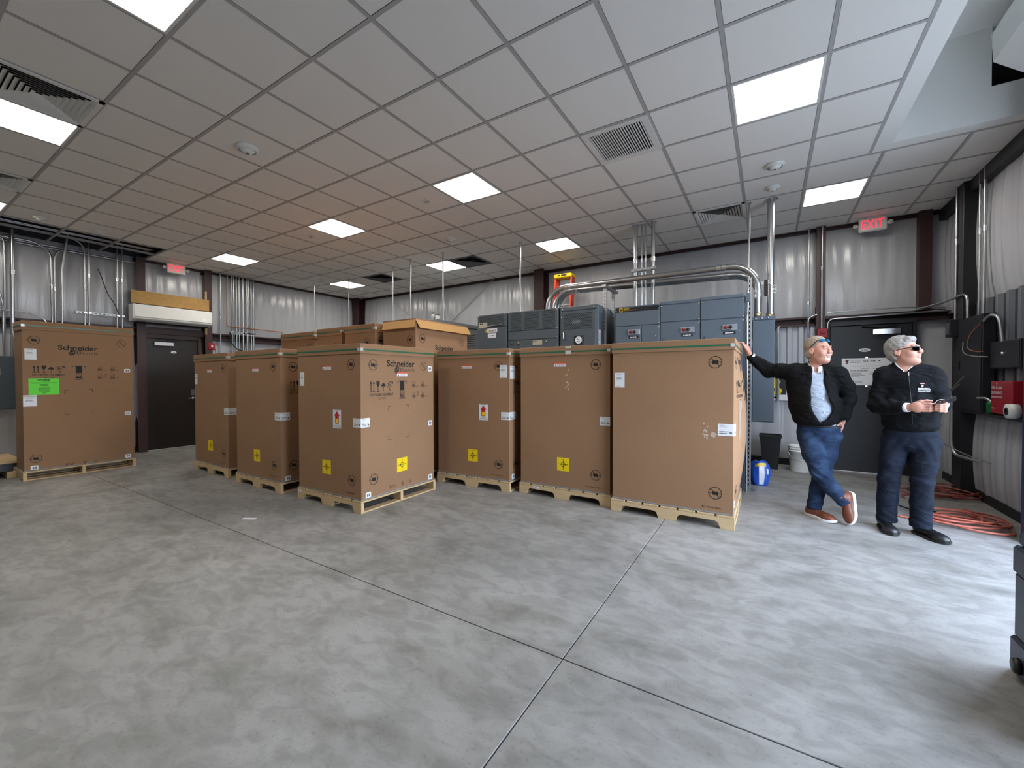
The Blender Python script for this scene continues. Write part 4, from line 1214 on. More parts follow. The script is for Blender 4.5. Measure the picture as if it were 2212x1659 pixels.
# step ladder
t = thing('step_ladder', 'orange step ladder with a yellow top behind the large pipes', 'ladder', (-3.40, 6.95, 0), 0)
fib = mat('orange_fibreglass', rgb(214,70,38), .45)
yl_ = mat('yellow_cap', rgb(240,190,20), .45)
def rail(x0, x1, y0, y1, zt):
    m = MB(); k = .013; q = .038
    vs = []
    for (x, y, z) in ((x0, y0, 0), (x1, y1, zt)): vs += [(x-k, y-q, z), (x+k, y-q, z), (x+k, y+q, z), (x-k, y+q, z)]
    return m.add(vs, [(3,2,1,0),(4,5,6,7),(0,1,5,4),(1,2,6,5),(2,3,7,6),(3,0,4,7)])
for (a, b) in ((-.17, .03), (.21, .35)): rail(a, b, -.04, .05, 3.22).build('front_rail', fib, t); rail(a+.01, b-.01 if a > 0 else b+.01, .20, .12, 3.20).build('rear_rail', fib, t)
for q in range(10):
    z = .3+q*.30; f = z/3.22
    xa, xb = -.17+.20*f, .21+.14*f
    MB().bbox(xa+.01, xb-.01, -.075+.09*f, .0+.09*f, z-.02, z+.012, .004).build('step', M['steel_dull'], t, fix=True)
MB().bbox(.0, .36, -.02, .20, 3.19, 3.265, .02).build('top_cap', yl_, t, fix=True)
F = Face((-.02, -.021, 3.2), (1,0,0), (0,0,1)); Ink(F, .001).bars(.11, .02, .035, .18).build('print', M['ink'], t)

# diagonal wall bracing
for (p, q, lb) in (((-4.20, 7.66, 4.3), (-8.75, 7.66, 1.09), 'diagonal brace rod rising to the right on the back wall'), ((-9.6, 7.62, 4.2), (-5.8, 7.62, 1.5), 'diagonal brace rod descending to the right on the back wall')):
    a = Vector(p); b = Vector(q)
    if p[2] > 3.58:
        f = (3.57-p[2])/(q[2]-p[2]); a = a+(b-a)*f
    o = MB().tube([a, b], .008, 8).build('brace_rod', M['steel_dull']); tag(o, lb, 'rod')
# ------------------------------------------------------------------ left wall: brown door, air conditioner, conduits
t = bpy.data.objects.new('door_1', None); C.objects.link(t); t.location = (LX+.06, 3.36, 0); struct(t, 'dark brown metal door in the left wall')
t.rotation_euler = (0, 0, pi/2)     # local x runs along the wall, local -y faces the room
fr = MB()
fr.bbox(-.47, -.41, -.06, .02, 0, 2.20, .004); fr.bbox(.41, .47, -.06, .02, 0, 2.20, .004); fr.bbox(-.41, .41, -.06, .02, 2.12, 2.20, .004)
fr.bbox(-.52, .52, -.05, .02, 2.20, 2.33, .004)
fr.build('door_frame', M['maroon'], t, fix=True)
leaf = MB().bbox(-.405, .405, -.03, .012, .015, 2.115, .003).build('door_leaf', M['door_brown'], t, fix=True)
MB().bbox(-.42, .42, -.07, .02, 0, .014, .003).build('threshold', M['steel_dull'], t, fix=True)
MB().bbox(-.29, .01, -.075, -.032, 1.985, 2.055, .004).build('door_closer', M['chrome'], leaf, fix=True)
MB().tube([(-.22, -.06, 2.06), (-.10, -.10, 2.09), (.10, -.055, 2.10)], .010, 8).build('closer_arm', M['black_steel'], leaf)
F = Face((0, -.0305, 0), (1,0,0), (0,0,1)); o = Ink(F, .001).disc((.02, 1.87), .045, 22, .022).build('door_sticker', M['white_label'], leaf)
tag(o, 'small oval white sticker'); Ink(F, .002).bars(-.005, 1.864, .012, .05).build('print', M['grey_ink'], leaf)
MB().lathe([(.03, 0), (.03, -.012), (.012, -.014), (.012, -.05), (0, -.05)], (.33, -.03, .965), 14, 'y').tube([(.33, -.075, .965), (.23, -.078, .965)], .010, 8).build('door_lever', M['chrome'], leaf)
MB().bbox(.29, .37, -.034, -.03, 1.02, 1.14, .003).build('lock_plate', M['grey_plastic'], leaf, fix=True)

t = thing('air_conditioner', 'white wall air conditioner above the brown door', 'air conditioner', (LX+.25, 3.30, 2.39), pi/2)
prof = [(-.13, .03), (-.155, .05), (-.165, .10), (-.165, .27), (-.15, .30), (.06, .30), (.06, .0), (-.05, .0)]
MB().prism([(y, z) for y, z in prof], 'x', -.61, .61).build('housing', M['white_plastic'], t, fix=True)
MB().bbox(-.595, .595, -.172, -.162, .075, .285, .004).build('front_panel', mat('glossy_white', rgb(232,232,228), .18), t, fix=True)
MB().bbox(-.54, .54, -.135, -.06, -.006, .004, .002).build('louver', M['grey_plastic'], t, fix=True)
MB().bbox(-.56, .56, -.12, .0, -.02, -.004, .004).build('air_outlet', M['dark_void'], t, fix=True)
F = Face((-.61, -.1725, 0), (1,0,0), (0,0,1))
Ink(F, .001).disc((1.08, .13), .010, 12).build('indicator_light', mat('led_white', (1,1,1,1), .4, emit=(1,1,1,1), estr=1.5), t)
t = thing('plywood_board', 'plywood board on the left wall above the air conditioner', 'board', (LX+.205, 3.33, 2.73), pi/2)
def osb():
    m = mat('plywood', rgb(196,160,98), .8, noise=.28, nscale=5, stretch=(2,1,6), col2=rgb(150,108,58)); return m
M['osb'] = osb()
MB().bbox(-.61, .61, -.012, .012, 0, .23, .002).build('sheet', M['osb'], t, fix=True)
t = thing('lumber_post', 'upright pine stud end beside the plywood board', 'lumber', (LX+.17, 3.895, 2.25), pi/2)
MB().bbox(-.02, .02, -.02, .02, 0, .88, .002).build('stud', M['wood'], t, fix=True)

XW = -9.80
def lw(label, yz, r=.012, mt='steel', rb=.12, group=None, x=XW, fit=True, name='conduit'):
    return conduit(label, [(x, y, z) for y, z in yz], r, mt, rb, group, fit, name=name)
lw('thick vertical conduit nearest the left edge of the photo', [(1.358, 3.9), (1.343, 1.70)], .026, x=XW+.05)
lw('thin conduit bent at the top left of the thick one', [(1.10, 3.50), (1.29, 3.50), (1.285, 2.52), (1.27, 1.70)], .014, x=XW-.04)
lw('thin conduit rising behind the panelboard beside the thick one', [(1.20, 2.75), (1.235, 2.64), (1.262, 2.47), (1.262, 1.70)], .014, rb=.04)
lw('bent conduit coming from the left and turning down, first above the green notice carton', [(1.20, 3.50), (1.60, 3.512), (1.762, 3.38), (1.764, 2.10)], .014, rb=.16)
lw('bent conduit coming from the right and turning down, beside the first bend', [(2.86, 3.470), (1.86, 3.462), (1.806, 3.33), (1.806, 2.10)], .015, rb=.10, x=XW-.035)
lw('grey flexible conduit leaning into a rigid one', [(1.955, 3.78), (1.925, 3.5), (1.882, 3.12)], .019, 'steel_dull', rb=.1, fit=False)
lw('rigid conduit below the grey flexible one', [(1.882, 3.12), (1.874, 2.05)], .015, fit=False)
lw('conduit bent from the ceiling gap, left of the slotted rail', [(1.80, 3.68), (2.03, 3.68), (2.150, 3.58), (2.137, 1.95)], .014, rb=.15)
lw('straight conduit crossing the left end of the slotted rail', [(2.205, 3.95), (2.189, 1.95)], .014)
lw('straight conduit near the right end of the slotted rail', [(2.562, 3.95), (2.545, 1.95)], .015)
lw('straight conduit at the right end of the slotted rail, beside the air conditioner', [(2.629, 3.95), (2.613, 1.95)], .012)
lw('conduit sweeping down behind the green notice carton', [(1.0, 2.385), (1.50, 2.40), (1.70, 2.30), (1.71, 2.0)], .011, rb=.15, x=XW+.03)
lw('upper horizontal conduit under the ceiling gap', [(1.15, 3.496), (2.98, 3.501), (2.99, 3.50)], .009, fit=False, x=XW-.065)
lw('lower horizontal conduit under the ceiling gap', [(1.15, 3.462), (3.20, 3.458), (3.21, 3.458)], .009, fit=False, x=XW-.065)
for k, (x, z) in enumerate(((-9.50, 3.67), (-9.42, 3.67), (-9.34, 3.70))):
    conduit(('first', 'second', 'third')[k]+' horizontal conduit inside the ceiling gap from the wall', [(x, -1.5, z), (x, 3.0, z)], .012, group='conduits inside the ceiling gap')
t = thing('slotted_rail', 'slotted steel rail across four conduits above the green notice carton', 'strut', (XW+.02, 2.33, 2.45), pi/2)
MB().bbox(-.30, .30, .0, .02, 0, .04, .002).build('channel', M['steel_dull'], t, fix=True)
F = Face((-.30, -.0005, 0), (1,0,0), (0,0,1)); j = Ink(F, .001)
for q in range(11): j.rect(.02+q*.052, .014, .05+q*.052, .026)
j.build('slots', slotm, t)['kind'] = 'stuff'
for y in (2.14, 2.195, 2.55, 2.62): MB().bbox(y-2.33-.02, y-2.33+.02, -.03, .0, .004, .036, .003).build('clamp', M['chrome'], t, fix=True)
o = MB().tube(spline([(XW+.03, 2.301, 3.236), (XW+.04, 2.345, 3.10), (XW+.03, 2.42, 2.842), (XW+.04, 2.50, 2.68), (XW+.03, 2.56, 2.50)]), .007, 8).build('loose_cable', M['black_plastic']); tag(o, 'loose black cable hanging beside the air conditioner', 'cable')

lw('white conduit down the post right of the brown door', [(3.975, 3.60), (3.965, 2.06)], .015, x=-9.80, fit=False)
lw('straight conduit left of the copper pipe', [(4.178, 3.60), (4.165, 1.30)], .013)
lw('copper pipe turning right beneath the row of nine conduits', [(4.285, 3.60), (4.262, 2.46), (5.437, 2.446), (5.437, 2.40)], .012, 'copper', rb=.05, x=XW+.06, name='copper_pipe', fit=False)
lw('short white riser at the end of the copper pipe', [(5.437, 2.40), (5.437, 1.4)], .014, x=XW+.06, fit=False)
ordn = ('first', 'second', 'third', 'fourth', 'fifth and thickest', 'sixth', 'seventh', 'eighth', 'ninth')
for k, y in enumerate((4.396, 4.430, 4.483, 4.537, 4.615, 4.694, 4.733, 4.783, 4.832)):
    lw(ordn[k]+' conduit from the copper pipe in the row of nine', [(y, 3.60), (y-.008, .6)], .020 if k == 4 else .013, group='row of nine vertical conduits')
t = thing('slotted_rail', 'slotted steel rail clamping the row of nine conduits', 'strut', (XW+.02, 4.60, 2.325), pi/2)
MB().bbox(-.26, .26, .0, .02, 0, .04, .002).build('channel', M['steel_dull'], t, fix=True)
for y in (4.396, 4.430, 4.483, 4.537, 4.615, 4.694, 4.733, 4.783, 4.832): MB().bbox(y-4.60-.014, y-4.60+.014, -.03, .0, .006, .036, .003).build('clamp', M['black_steel'] if y > 4.6 else M['chrome'], t, fix=True)
o = MB().tube(spline([(XW+.05, 4.33, 2.34), (XW+.06, 4.34, 2.15), (XW+.06, 4.45, 2.0), (XW+.05, 4.60, 1.95)]), .010, 8).build('loose_cable', M['black_plastic']); tag(o, 'black cable drooping below the row of nine conduits', 'cable')
t = thing('fire_alarm', 'red fire alarm strobe beside the brown door', 'alarm', (LX+.17, 3.985, 1.945), pi/2)
MB().bbox(-.062, .062, -.03, .04, 0, .145, .008).build('housing', M['red_plastic'], t, fix=True)
MB().bbox(-.018, .024, -.046, -.03, .05, .105, .006).build('strobe_lens', M['clear'], t, fix=True)
MB().bbox(-.05, .05, -.034, -.03, .01, .04, .002).build('sounder', M['red_plastic'], t, fix=True)
o = MB().tube(spline([(LX+.16, 4.03, 2.0), (LX+.15, 4.07, 1.96), (LX+.12, 4.09, 1.85)]), .005, 6).build('loose_cable', M['black_plastic']); tag(o, 'thin black wire beside the red strobe by the brown door', 'cable')

# panelboard and skid at the left edge
t = thing('panelboard', 'dark grey panelboard at the left edge behind the green notice carton', 'panelboard', (LX+.19, 1.08, .90), pi/2)
MB().bbox(-.29, .29, -.06, .10, 0, .80, .004).build('enclosure', M['dark_cab'], t, fix=True)
MB().bbox(-.28, .28, -.068, -.06, .01, .79, .003).build('door', M['dark_cab'], t, fix=True)
F = Face((-.29, -.069, 0), (1,0,0), (0,0,1)); Ink(F, .001).rect(.36, .52, .42, .62).build('notice', M['white_label'], t); Ink(F, .001).rect(.36, .625, .42, .64).build('notice_stripe', M['orange_ink'], t)
t = thing('wooden_skid', 'wooden skid on the floor at the left edge', 'skid', (-9.25, 1.0, 0))
for y in (-.32, .14): MB().bbox(-.45, .45, y, y+.09, .0, .09, .004).build('runner', M['wood'], t, fix=True)
for q in range(4): MB().bbox(-.45+q*.23, -.25+q*.23, -.36, .28, .20, .24, .003).build('deck_board', M['wood_y'], t, fix=True)
MB().bbox(-.42, .42, -.28, .20, .09, .20, .004).build('black_core', M['black_plastic'], t, fix=True)
# ------------------------------------------------------------------ back right corner
t = bpy.data.objects.new('door_2', None); C.objects.link(t); t.location = (1.215, 7.66, 0); struct(t, 'dark slate metal door in the back wall')
fr = MB(); fr.bbox(-.51, -.455, -.05, .05, 0, 2.17, .004); fr.bbox(.44, .48, -.05, .05, 0, 2.17, .004); fr.bbox(-.455, .44, -.05, .05, 2.10, 2.17, .004)
fr.build('door_frame', M['door'], t, fix=True)
leaf = MB().bbox(-.45, .435, -.03, .01, .016, 2.095, .003).build('door_leaf', M['door'], t, fix=True)
MB().bbox(-.47, .46, -.07, .03, 0, .014, .003).build('threshold', M['chrome'], t, fix=True)
MB().bbox(.02, .31, -.085, -.032, 1.955, 2.03, .004).build('door_closer', M['chrome'], leaf, fix=True)
MB().tube([(.18, -.06, 2.03), (.17, -.09, 2.055), (-.08, -.06, 2.07), (.26, -.055, 2.072)], .010, 8).build('closer_arm', M['black_steel'], leaf)
F = Face((0, -.0305, 0), (1,0,0), (0,0,1)); o = Ink(F, .001).disc((-.06, 1.745), .062, 24, .026).build('door_sticker', M['white_label'], leaf); tag(o, 'oval white sticker')
Ink(F, .002).bars(-.10, 1.738, .014, .085).build('print', M['grey_ink'], leaf)
MB().lathe([(.03, 0), (.03, -.012), (.012, -.014), (.012, -.05), (0, -.05)], (-.385, -.03, .965), 14, 'y').tube([(-.385, -.075, .965), (-.285, -.078, .965)], .010, 8).build('door_lever', M['chrome'], leaf)
# cheque shaped sign held by magnets
t = thing('door_sign', 'white printed board clipped to the slate door between the men', 'sign', (1.175, 7.622, 1.245))
MB().bbox(-.275, .275, -.004, .004, 0, .385, .001).build('board', M['white_label'], t, fix=True)
F = Face((-.275, -.0045, 0), (1,0,0), (0,0,1))
j = Ink(F, .001)
j.rect(.040, .340, .078, .358); j.poly([(.048, .345), (.070, .345), (.064, .322), (.054, .322)]); j.rect(.050, .312, .068, .322); j.rect(.046, .308, .072, .314)
j.build('emblem', mat('maroon_ink', rgb(96,22,30), .6), t)
j = Ink(F, .001)
j.text('TEXAS TECH', .095, .338, .014, .115); j.bars(.095, .320, .008, .115)
for k, (a, b, w_) in enumerate(((.11, .27, .40), (.22, .235, .08), (.34, .235, .06), (.10, .17, .12), (.10, .155, .13), (.10, .140, .16), (.10, .125, .10), (.31, .17, .16), (.31, .155, .14), (.15, .05, .08), (.15, .036, .08), (.34, .05, .09))):
    j.rect(a, b, a+w_, b+.005)
j.bars(.10, .200, .013, .19, 3)
j.build('fine_print', M['grey_ink'], t)
j = Ink(F, .001); j.text('GLE', .238, .336, .019, .055, bold=.03); j.text('NNE', .318, .336, .019, .055, bold=.03); j.lines([(.420, .354), (.404, .345), (.420, .336)], .005); j.line((.402, .345), (.430, .345), .004); j.build('print', M['ink'], t)
for z in (.392, -.012): MB().bbox(-.015, .015, -.014, -.004, z-.012, z+.012, .003).build('clip', M['chrome'], t, fix=True)

conduit('conduit from the ceiling left of the back door post', [(.500, 7.60, 3.60), (.494, 7.60, .9)], .012)
conduit('conduit running down the left door post to the red alarm', [(.655, 7.545, 3.60), (.655, 7.545, 2.07)], .013)
conduit('bent conduit running above the back door from the red alarm', [(.725, 7.56, 2.03), (.730, 7.56, 2.205), (1.30, 7.56, 2.215), (2.00, 7.56, 2.23)], .011, rb=.10)
conduit('thin conduit above the bent one over the back door', [(.72, 7.56, 2.30), (1.50, 7.56, 2.305), (1.95, 7.56, 2.27)], .008, rb=.1, fit=False)
conduit('short conduit elbow left of the back door post', [(.494, 7.57, 2.17), (.505, 7.57, 2.25), (.60, 7.57, 2.285)], .011, rb=.06, fit=False)
conduit('square edged offset conduit on the ribbed white liner', [(.145, 7.62, 2.15), (.12, 7.62, 2.13), (.125, 7.62, 1.0)], .018, 'steel_dull', rb=.02, fit=False)
t = thing('fire_alarm', 'red fire alarm strobe on the post behind the leaning man', 'alarm', (.665, 7.55, 1.935))
MB().bbox(-.062, .062, -.03, .03, 0, .135, .008).build('housing', M['red_plastic'], t, fix=True)
MB().bbox(-.03, .03, -.044, -.03, .06, .10, .006).build('strobe_lens', mat('red_lens', rgb(120,30,40), .3), t, fix=True)
MB().bbox(-.045, .045, -.034, -.03, .02, .05, .002).build('sounder', M['red_plastic'], t, fix=True)
t = thing('safety_poster', 'framed poster with a yellow and black figure on the back wall', 'poster', (.12, 7.66, 1.0))
MB().bbox(-.16, .16, -.008, .008, 0, .36, .002).build('board', M['white_label'], t, fix=True)
F = Face((-.16, -.0085, 0), (1,0,0), (0,0,1)); Ink(F, .001).rect(.02, .09, .27, .345).build('picture', M['black_plastic'], t)
j = Ink(F, .002); j.poly([(.06, .33), (.14, .345), (.20, .30), (.17, .22), (.22, .16), (.20, .10), (.10, .10), (.13, .18), (.06, .24)]); j.build('figure', M['yellow_label'], t)
Ink(F, .001).rect(.03, .03, .16, .06).build('print', M['ink'], t)

t = thing('waste_bin', 'black plastic waste bin against the back wall', 'bin', (.028, 7.30, 0))
def taper(m, b, tp, z0, z1):
    (ax, ay), (bx, by) = b, tp
    vs = [(-ax, -ay, z0), (ax, -ay, z0), (ax, ay, z0), (-ax, ay, z0), (-bx, -by, z1), (bx, -by, z1), (bx, by, z1), (-bx, by, z1)]
    m.add(vs, [(3,2,1,0),(0,1,5,4),(1,2,6,5),(2,3,7,6),(3,0,4,7)])
    return m
taper(MB(), (.095, .08), (.135, .12), 0, .49).build('body', M['black_plastic'], t)
m = MB(); m.bbox(-.145, .145, -.13, -.115, .475, .505, .004); m.bbox(-.145, .145, .115, .13, .475, .505, .004); m.bbox(-.145, -.13, -.115, .115, .475, .505, .004); m.bbox(.13, .145, -.115, .115, .475, .505, .004); m.build('rim', M['black_plastic'], t, fix=True)
t = thing('bucket', 'white plastic bucket on the floor behind the leaning man', 'bucket', (.395, 7.28, 0))
MB().lathe([(0, .004), (.118, 0), (.124, .006), (.140, .29), (.150, .292), (.150, .305), (.141, .307), (.142, .325), (.151, .327), (.151, .34), (.143, .342), (.144, .358), (.152, .36), (.152, .37), (.138, .37), (.128, .30), (.12, .02), (0, .015)], n=36).build('body', M['white_plastic'], t)
MB().tube([(-.15, -.02, .31)]+[(.15*math.cos(a), -.10-.055*math.sin(a-pi), .31-.13*math.sin(a-pi)) for a in np.linspace(pi, 2*pi, 14)][1:-1]+[(.15, -.02, .31)], .004, 6).build('handle', M['chrome'], t)
t = thing('salt_bag', 'blue plastic bag with a white stripe on the floor beside the strut post', 'bag', (-.085, 6.10, 0), .35)
bagm = mat('blue_bag', rgb(34,86,190), .35, bump=.5, bscale=14)
m = MB(); m.smooth = True
def bagfn(i, j):
    a = 2*pi*i; z = .30*j
    r = 1-.18*(2*j-1)**2+.05*math.sin(5*a+6*j)+.03*math.sin(9*a)
    if j > .99: r *= .62
    if j < .01: r *= .9
    return (.105*r*np.sign(math.cos(a))*abs(math.cos(a))**.7, .085*r*np.sign(math.sin(a))*abs(math.sin(a))**.7, z+.012*math.sin(3*a)*j)
m.grid(bagfn, 28, 10)
m.add([bagfn(i/28, 1.0) for i in range(28)], [tuple(range(28))]); m.build('sack', bagm, t)
bw = mat('bag_white', rgb(226,230,236), .4); by_ = mat('bag_yellow', rgb(236,200,60), .4)
def patch(i0, i1, j0, j1, mt, name):
    m = MB(); m.grid(lambda i, j: tuple(1.03*c if k < 2 else c for k, c in enumerate(bagfn(i0+(i1-i0)*i, j0+(j1-j0)*j))), 6, 5); m.build(name, mt, t)
patch(.71, .765, .06, .80, bw, 'stripe'); patch(.62, .80, .80, .93, by_, 'emblem'); patch(.80, .86, .50, .72, bw, 'print_block')

# ------------------------------------------------------------------ right wall fittings
t = thing('electrical_panel', 'tall black electrical panel on the right wall', 'panelboard', (1.90, 6.42, .99), -pi/2)
MB().bbox(-.31, .31, -.05, .045, 0, 1.02, .004).build('enclosure', M['black_steel'], t, fix=True)
MB().bbox(-.29, .29, -.058, -.05, .02, 1.0, .003).build('door', M['black_steel'], t, fix=True)
MB().bbox(-.27, -.25, -.068, -.058, .45, .55, .003).build('latch', M['black_plastic'], t, fix=True)
t = thing('disconnect_box', 'small dark disconnect box with a grey window beside the tall black panel', 'box', (1.86, 6.90, 1.83), -pi/2)
MB().bbox(-.08, .08, -.06, .02, 0, .20, .004).build('housing', M['black_steel'], t, fix=True)
MB().bbox(-.055, .055, -.064, -.06, .03, .17, .002).build('window', mat('grey_window', rgb(86,92,98), .2), t, fix=True)
conduit('first vertical conduit from the ceiling to the tall black panel', [(1.93, 6.36, 3.60), (1.93, 6.36, 2.01)], .014, flange=True)
conduit('second vertical conduit from the ceiling to the tall black panel', [(1.93, 6.48, 3.60), (1.93, 6.48, 2.01)], .012)
conduit('vertical conduit to the small disconnect box', [(1.86, 6.88, 3.60), (1.86, 6.88, 2.03)], .014, flange=True)
conduit('conduit running along the corner into the tall black panel', [(1.62, 7.50, 2.24), (1.80, 7.10, 2.27), (1.88, 6.62, 2.30), (1.88, 6.60, 2.01)], .013, rb=.1, fit=False)
t = thing('control_box', 'black metal control box above the red documents box', 'box', (1.93, 5.80, 1.44), -pi/2)
MB().bbox(-.29, .29, -.03, .06, 0, .265, .004).build('housing', M['black_steel'], t, fix=True)
MB().bbox(-.28, .28, -.036, -.03, .008, .257, .003).build('door', M['black_steel'], t, fix=True)
MB().lathe([(.012, 0), (.012, -.016), (0, -.018)], (.0, -.036, .145), 12, 'y').build('latch', M['chrome'], t)
t = thing('document_box', 'red fire alarm documents box on the right wall', 'box', (1.92, 5.76, 1.005), -pi/2)
MB().bbox(-.215, .215, -.05, .08, 0, .315, .005).build('housing', M['red_plastic'], t, fix=True)
F = Face((-.215, -.0505, 0), (1,0,0), (0,0,1)); j = Ink(F, .001)
wh = mat('white_print', rgb(206,190,196), .5)
j.text('FIRE ALARM', .025, .238, .026, .21, bold=.03); j.build('title_line', wh, t); j = Ink(F, .001); j.text('DOCUMENTS', .015, .190, .026, .225, bold=.03); j.build('title_line', wh, t); j = Ink(F, .001); j.bars(.015, .155, .016, .225, 4); j.build('small_print', wh, t); j = Ink(F, .001); j.rect(.02, .05, .10, .056); j.build('small_print', wh, t)
MB().lathe([(.010, 0), (.010, -.006), (0, -.006)], (-.09, -.05, .288), 10, 'y').build('lock', M['chrome'], t)
lg = MB().bbox(1.86, RX-.02, 5.20, 6.70, .965, .99, .004).build('ledge', M['black_steel'], fix=True); struct(lg, 'narrow dark steel ledge under the fittings on the right wall')
t = thing('drink_can', 'green drink can beside the red documents box', 'can', (1.890, 6.03, .99))
MB().lathe([(0, .006), (.024, 0), (.033, .010), (.033, .110), (.026, .124), (.026, .126), (0, .122)], n=22).build('body', mat('green_can', rgb(24,110,52), .3, .5), t)
MB().lathe([(0, .123), (.025, .124), (.027, .128), (.025, .128), (0, .124)], n=22).build('top', M['chrome'], t)
t = thing('tape_roll', 'white roll of tape standing by the red documents box', 'tape', (1.835, 5.44, 1.055))
MB().lathe([(.034, -.035), (.064, -.035), (.064, .035), (.034, .035), (.034, -.035)], n=30, axis='x').build('tape_winding', M['white_plastic'], t)
MB().lathe([(.022, -.040), (.034, -.040), (.034, .036), (.022, .036), (.022, -.040)], n=24, axis='x').build('core', M['black_plastic'], t)
MB().bbox(-.02, .02, -.01, .01, -.066, -.060, .001).build('tail', M['white_plastic'], t, fix=True)
conduit('white bent conduit from the tall panel to the black control box', [(1.86, 6.12, 1.93), (1.87, 6.02, 1.98), (1.88, 5.86, 1.95), (1.90, 5.84, 1.70)], .014, 'steel_dull', rb=.09, fit=False)
conduit('pale flexible conduit hanging from the column and turning towards the wall', [(1.80, 6.73, .99), (1.80, 6.75, .60), (1.82, 6.70, .47), (1.90, 6.30, .46)], .016, 'steel_dull', rb=.12, fit=False)
conduit('short pale flexible stub between the tall panel and the red box', [(1.84, 6.18, 1.14), (1.86, 6.04, 1.15), (1.90, 5.98, 1.09), (1.915, 5.97, 1.02)], .012, 'steel_dull', rb=.06, fit=False)
wires = mat('grey_wire', rgb(120,118,116), .5); rw = mat('brown_wire', rgb(132,84,70), .5)
for nm, pts, mm_ in (('brown wire loop in front of the tall black panel', [(1.84, 6.15, 1.90), (1.80, 6.25, 1.80), (1.79, 6.27, 1.67), (1.82, 6.15, 1.62), (1.84, 6.05, 1.62)], rw),
    ('pale wire sagging from the tall black panel to the control box', [(1.82, 6.50, 1.74), (1.80, 6.42, 1.63), (1.80, 6.2, 1.58), (1.86, 6.02, 1.56)], wires),
    ('pale wire hanging in a long curve from the column', [(1.78, 6.45, 1.28), (1.74, 6.75, 1.12), (1.70, 7.0, .90), (1.66, 7.12, .72), (1.62, 7.2, .60)], wires),
    ('second pale wire hanging from the tall black panel', [(1.80, 6.40, 1.36), (1.76, 6.70, 1.18), (1.74, 6.95, 1.0)], wires),
    ('thin wire drooping along the lower right wall', [(1.66, 7.10, .72), (1.72, 6.75, .60), (1.80, 6.3, .53), (1.88, 5.98, .50)], wires)):
    o = MB().tube(spline(pts, 8), .006, 6).build('loose_wire', mm_); tag(o, nm, 'wire')
t = thing('wall_outlet', 'pale outlet cover beside the right column', 'outlet', (2.00, 7.45, 1.0))
MB().bbox(-.045, .045, -.006, .0, 0, .125, .003).build('plate', M['white_plastic'], t, fix=True)
for z in (.035, .09): MB().bbox(-.018, .018, -.009, -.006, z-.014, z+.014, .003).build('socket', M['white_plastic'], t, fix=True)

# ------------------------------------------------------------------ roll-up door hood, tracks, tool chest
t = thing('door_hood', 'white sheet metal hood of the roll-up door in the ceiling recess', 'door hood', (1.79, 4.95, 4.10))
prof = []
oct_ = [(-.262, .05), (-.250, -.175), (-.088, -.318), (.10, -.36), (.225, -.36), (.225, .30), (-.10, .30)]
MB().prism(oct_, 'y', -3.3, 0).build('hood', M['white_paint'], t, fix=True)
MB().prism([(x*1.01, z*1.01) for x, z in oct_], 'y', .0, .012).build('end_plate', M['white_paint'], t, fix=True)
for k, y in enumerate((5.07, DOOR_Y0-.05)):
    t = thing('door_track', ('dark blue steel door track at the far side of the roll-up doorway', 'dark blue steel door track at the near side of the roll-up doorway')[k], 'track', (1.90, y, 0))
    nv = bpy.data.materials.get('navy_steel') or mat('navy_steel', rgb(38,52,84), .45)
    MB().bbox(-.125, .115, -.03, .03, 0, 3.74, .004).build('guide', nv, t, fix=True)
    MB().bbox(.05, .115, -.05, -.03, 0, 3.74, .003).build('angle', nv, t, fix=True)
t = thing('tool_chest', 'dark navy plastic tool chest at the right edge of the floor', 'chest', (1.27, 2.50, 0))
nvp = mat('navy_plastic', rgb(30,42,60), .4, noise=.06, nscale=12)
MB().bbox(-.306, .31, -.30, .355, 0, .165, .012).build('base_tray', nvp, t, fix=True)
MB().bbox(-.294, .298, -.29, .345, .165, .455, .006).build('body', nvp, t, fix=True)
MB().bbox(-.302, .306, -.30, .352, .455, .585, .012).build('lid', nvp, t, fix=True)
MB().bbox(-.288, .29, -.28, .34, .585, .65, .012).build('top_tray', nvp, t, fix=True)
MB().bbox(-.315, -.302, .0, .10, .40, .50, .004).build('latch', M['black_plastic'], t, fix=True)
for y in (-.2, .26): MB().lathe([(0, -.02), (.03, -.02), (.035, 0), (0, 0)], (-.306, y, .06), 14, 'x').build('wheel_boss', M['black_plastic'], t)

# air hoses coiled on the floor
hose = mat('orange_hose', rgb(186,98,80), .55); hose2 = mat('dark_red_hose', rgb(140,66,58), .55)
def coil(label, cx, cy, r0, turns, mm_, sq=.75, seed=1, tails=()):
    rnd = random.Random(seed); pts = []
    n = int(turns*14)
    for i in range(n):
        a = 2*pi*i/14
        r = r0*(1.12-.55*abs(math.sin(i*.19+seed)))+rnd.uniform(-.02, .02)
        pts.append((cx+r*math.cos(a)+.09*math.sin(i*.21), cy+r*sq*math.sin(a)+.04*math.cos(i*.17), .012+.018*(i/14)*.7+.006*math.sin(i*.9)))
    pts = list(tails)+pts
    o = MB().tube(spline(pts, 4), .0085, 7).build('air_hose', mm_); return tag(o, label, 'hose', 'coiled air hoses')
coil('orange air hose coiled on the floor nearest the tool chest', 1.50, 5.45, .34, 5, hose, .75, 1, [(1.12, 5.62, .012), (1.05, 5.50, .012), (1.14, 5.36, .012)])
coil('dark red air hose coiled on the floor by the back door', 1.66, 6.62, .30, 6, hose2, .85, 2, [(1.30, 6.2, .012), (1.35, 6.4, .012)])
o = MB().tube(spline([(1.70, 6.0, .012), (1.80, 5.75, .012), (1.88, 5.62, .012), (1.84, 5.50, .012), (1.70, 5.55, .03), (1.60, 5.70, .05)], 8), .010, 7).build('air_hose', hose); tag(o, 'loop of orange air hose stretching towards the right wall', 'hose', 'coiled air hoses')
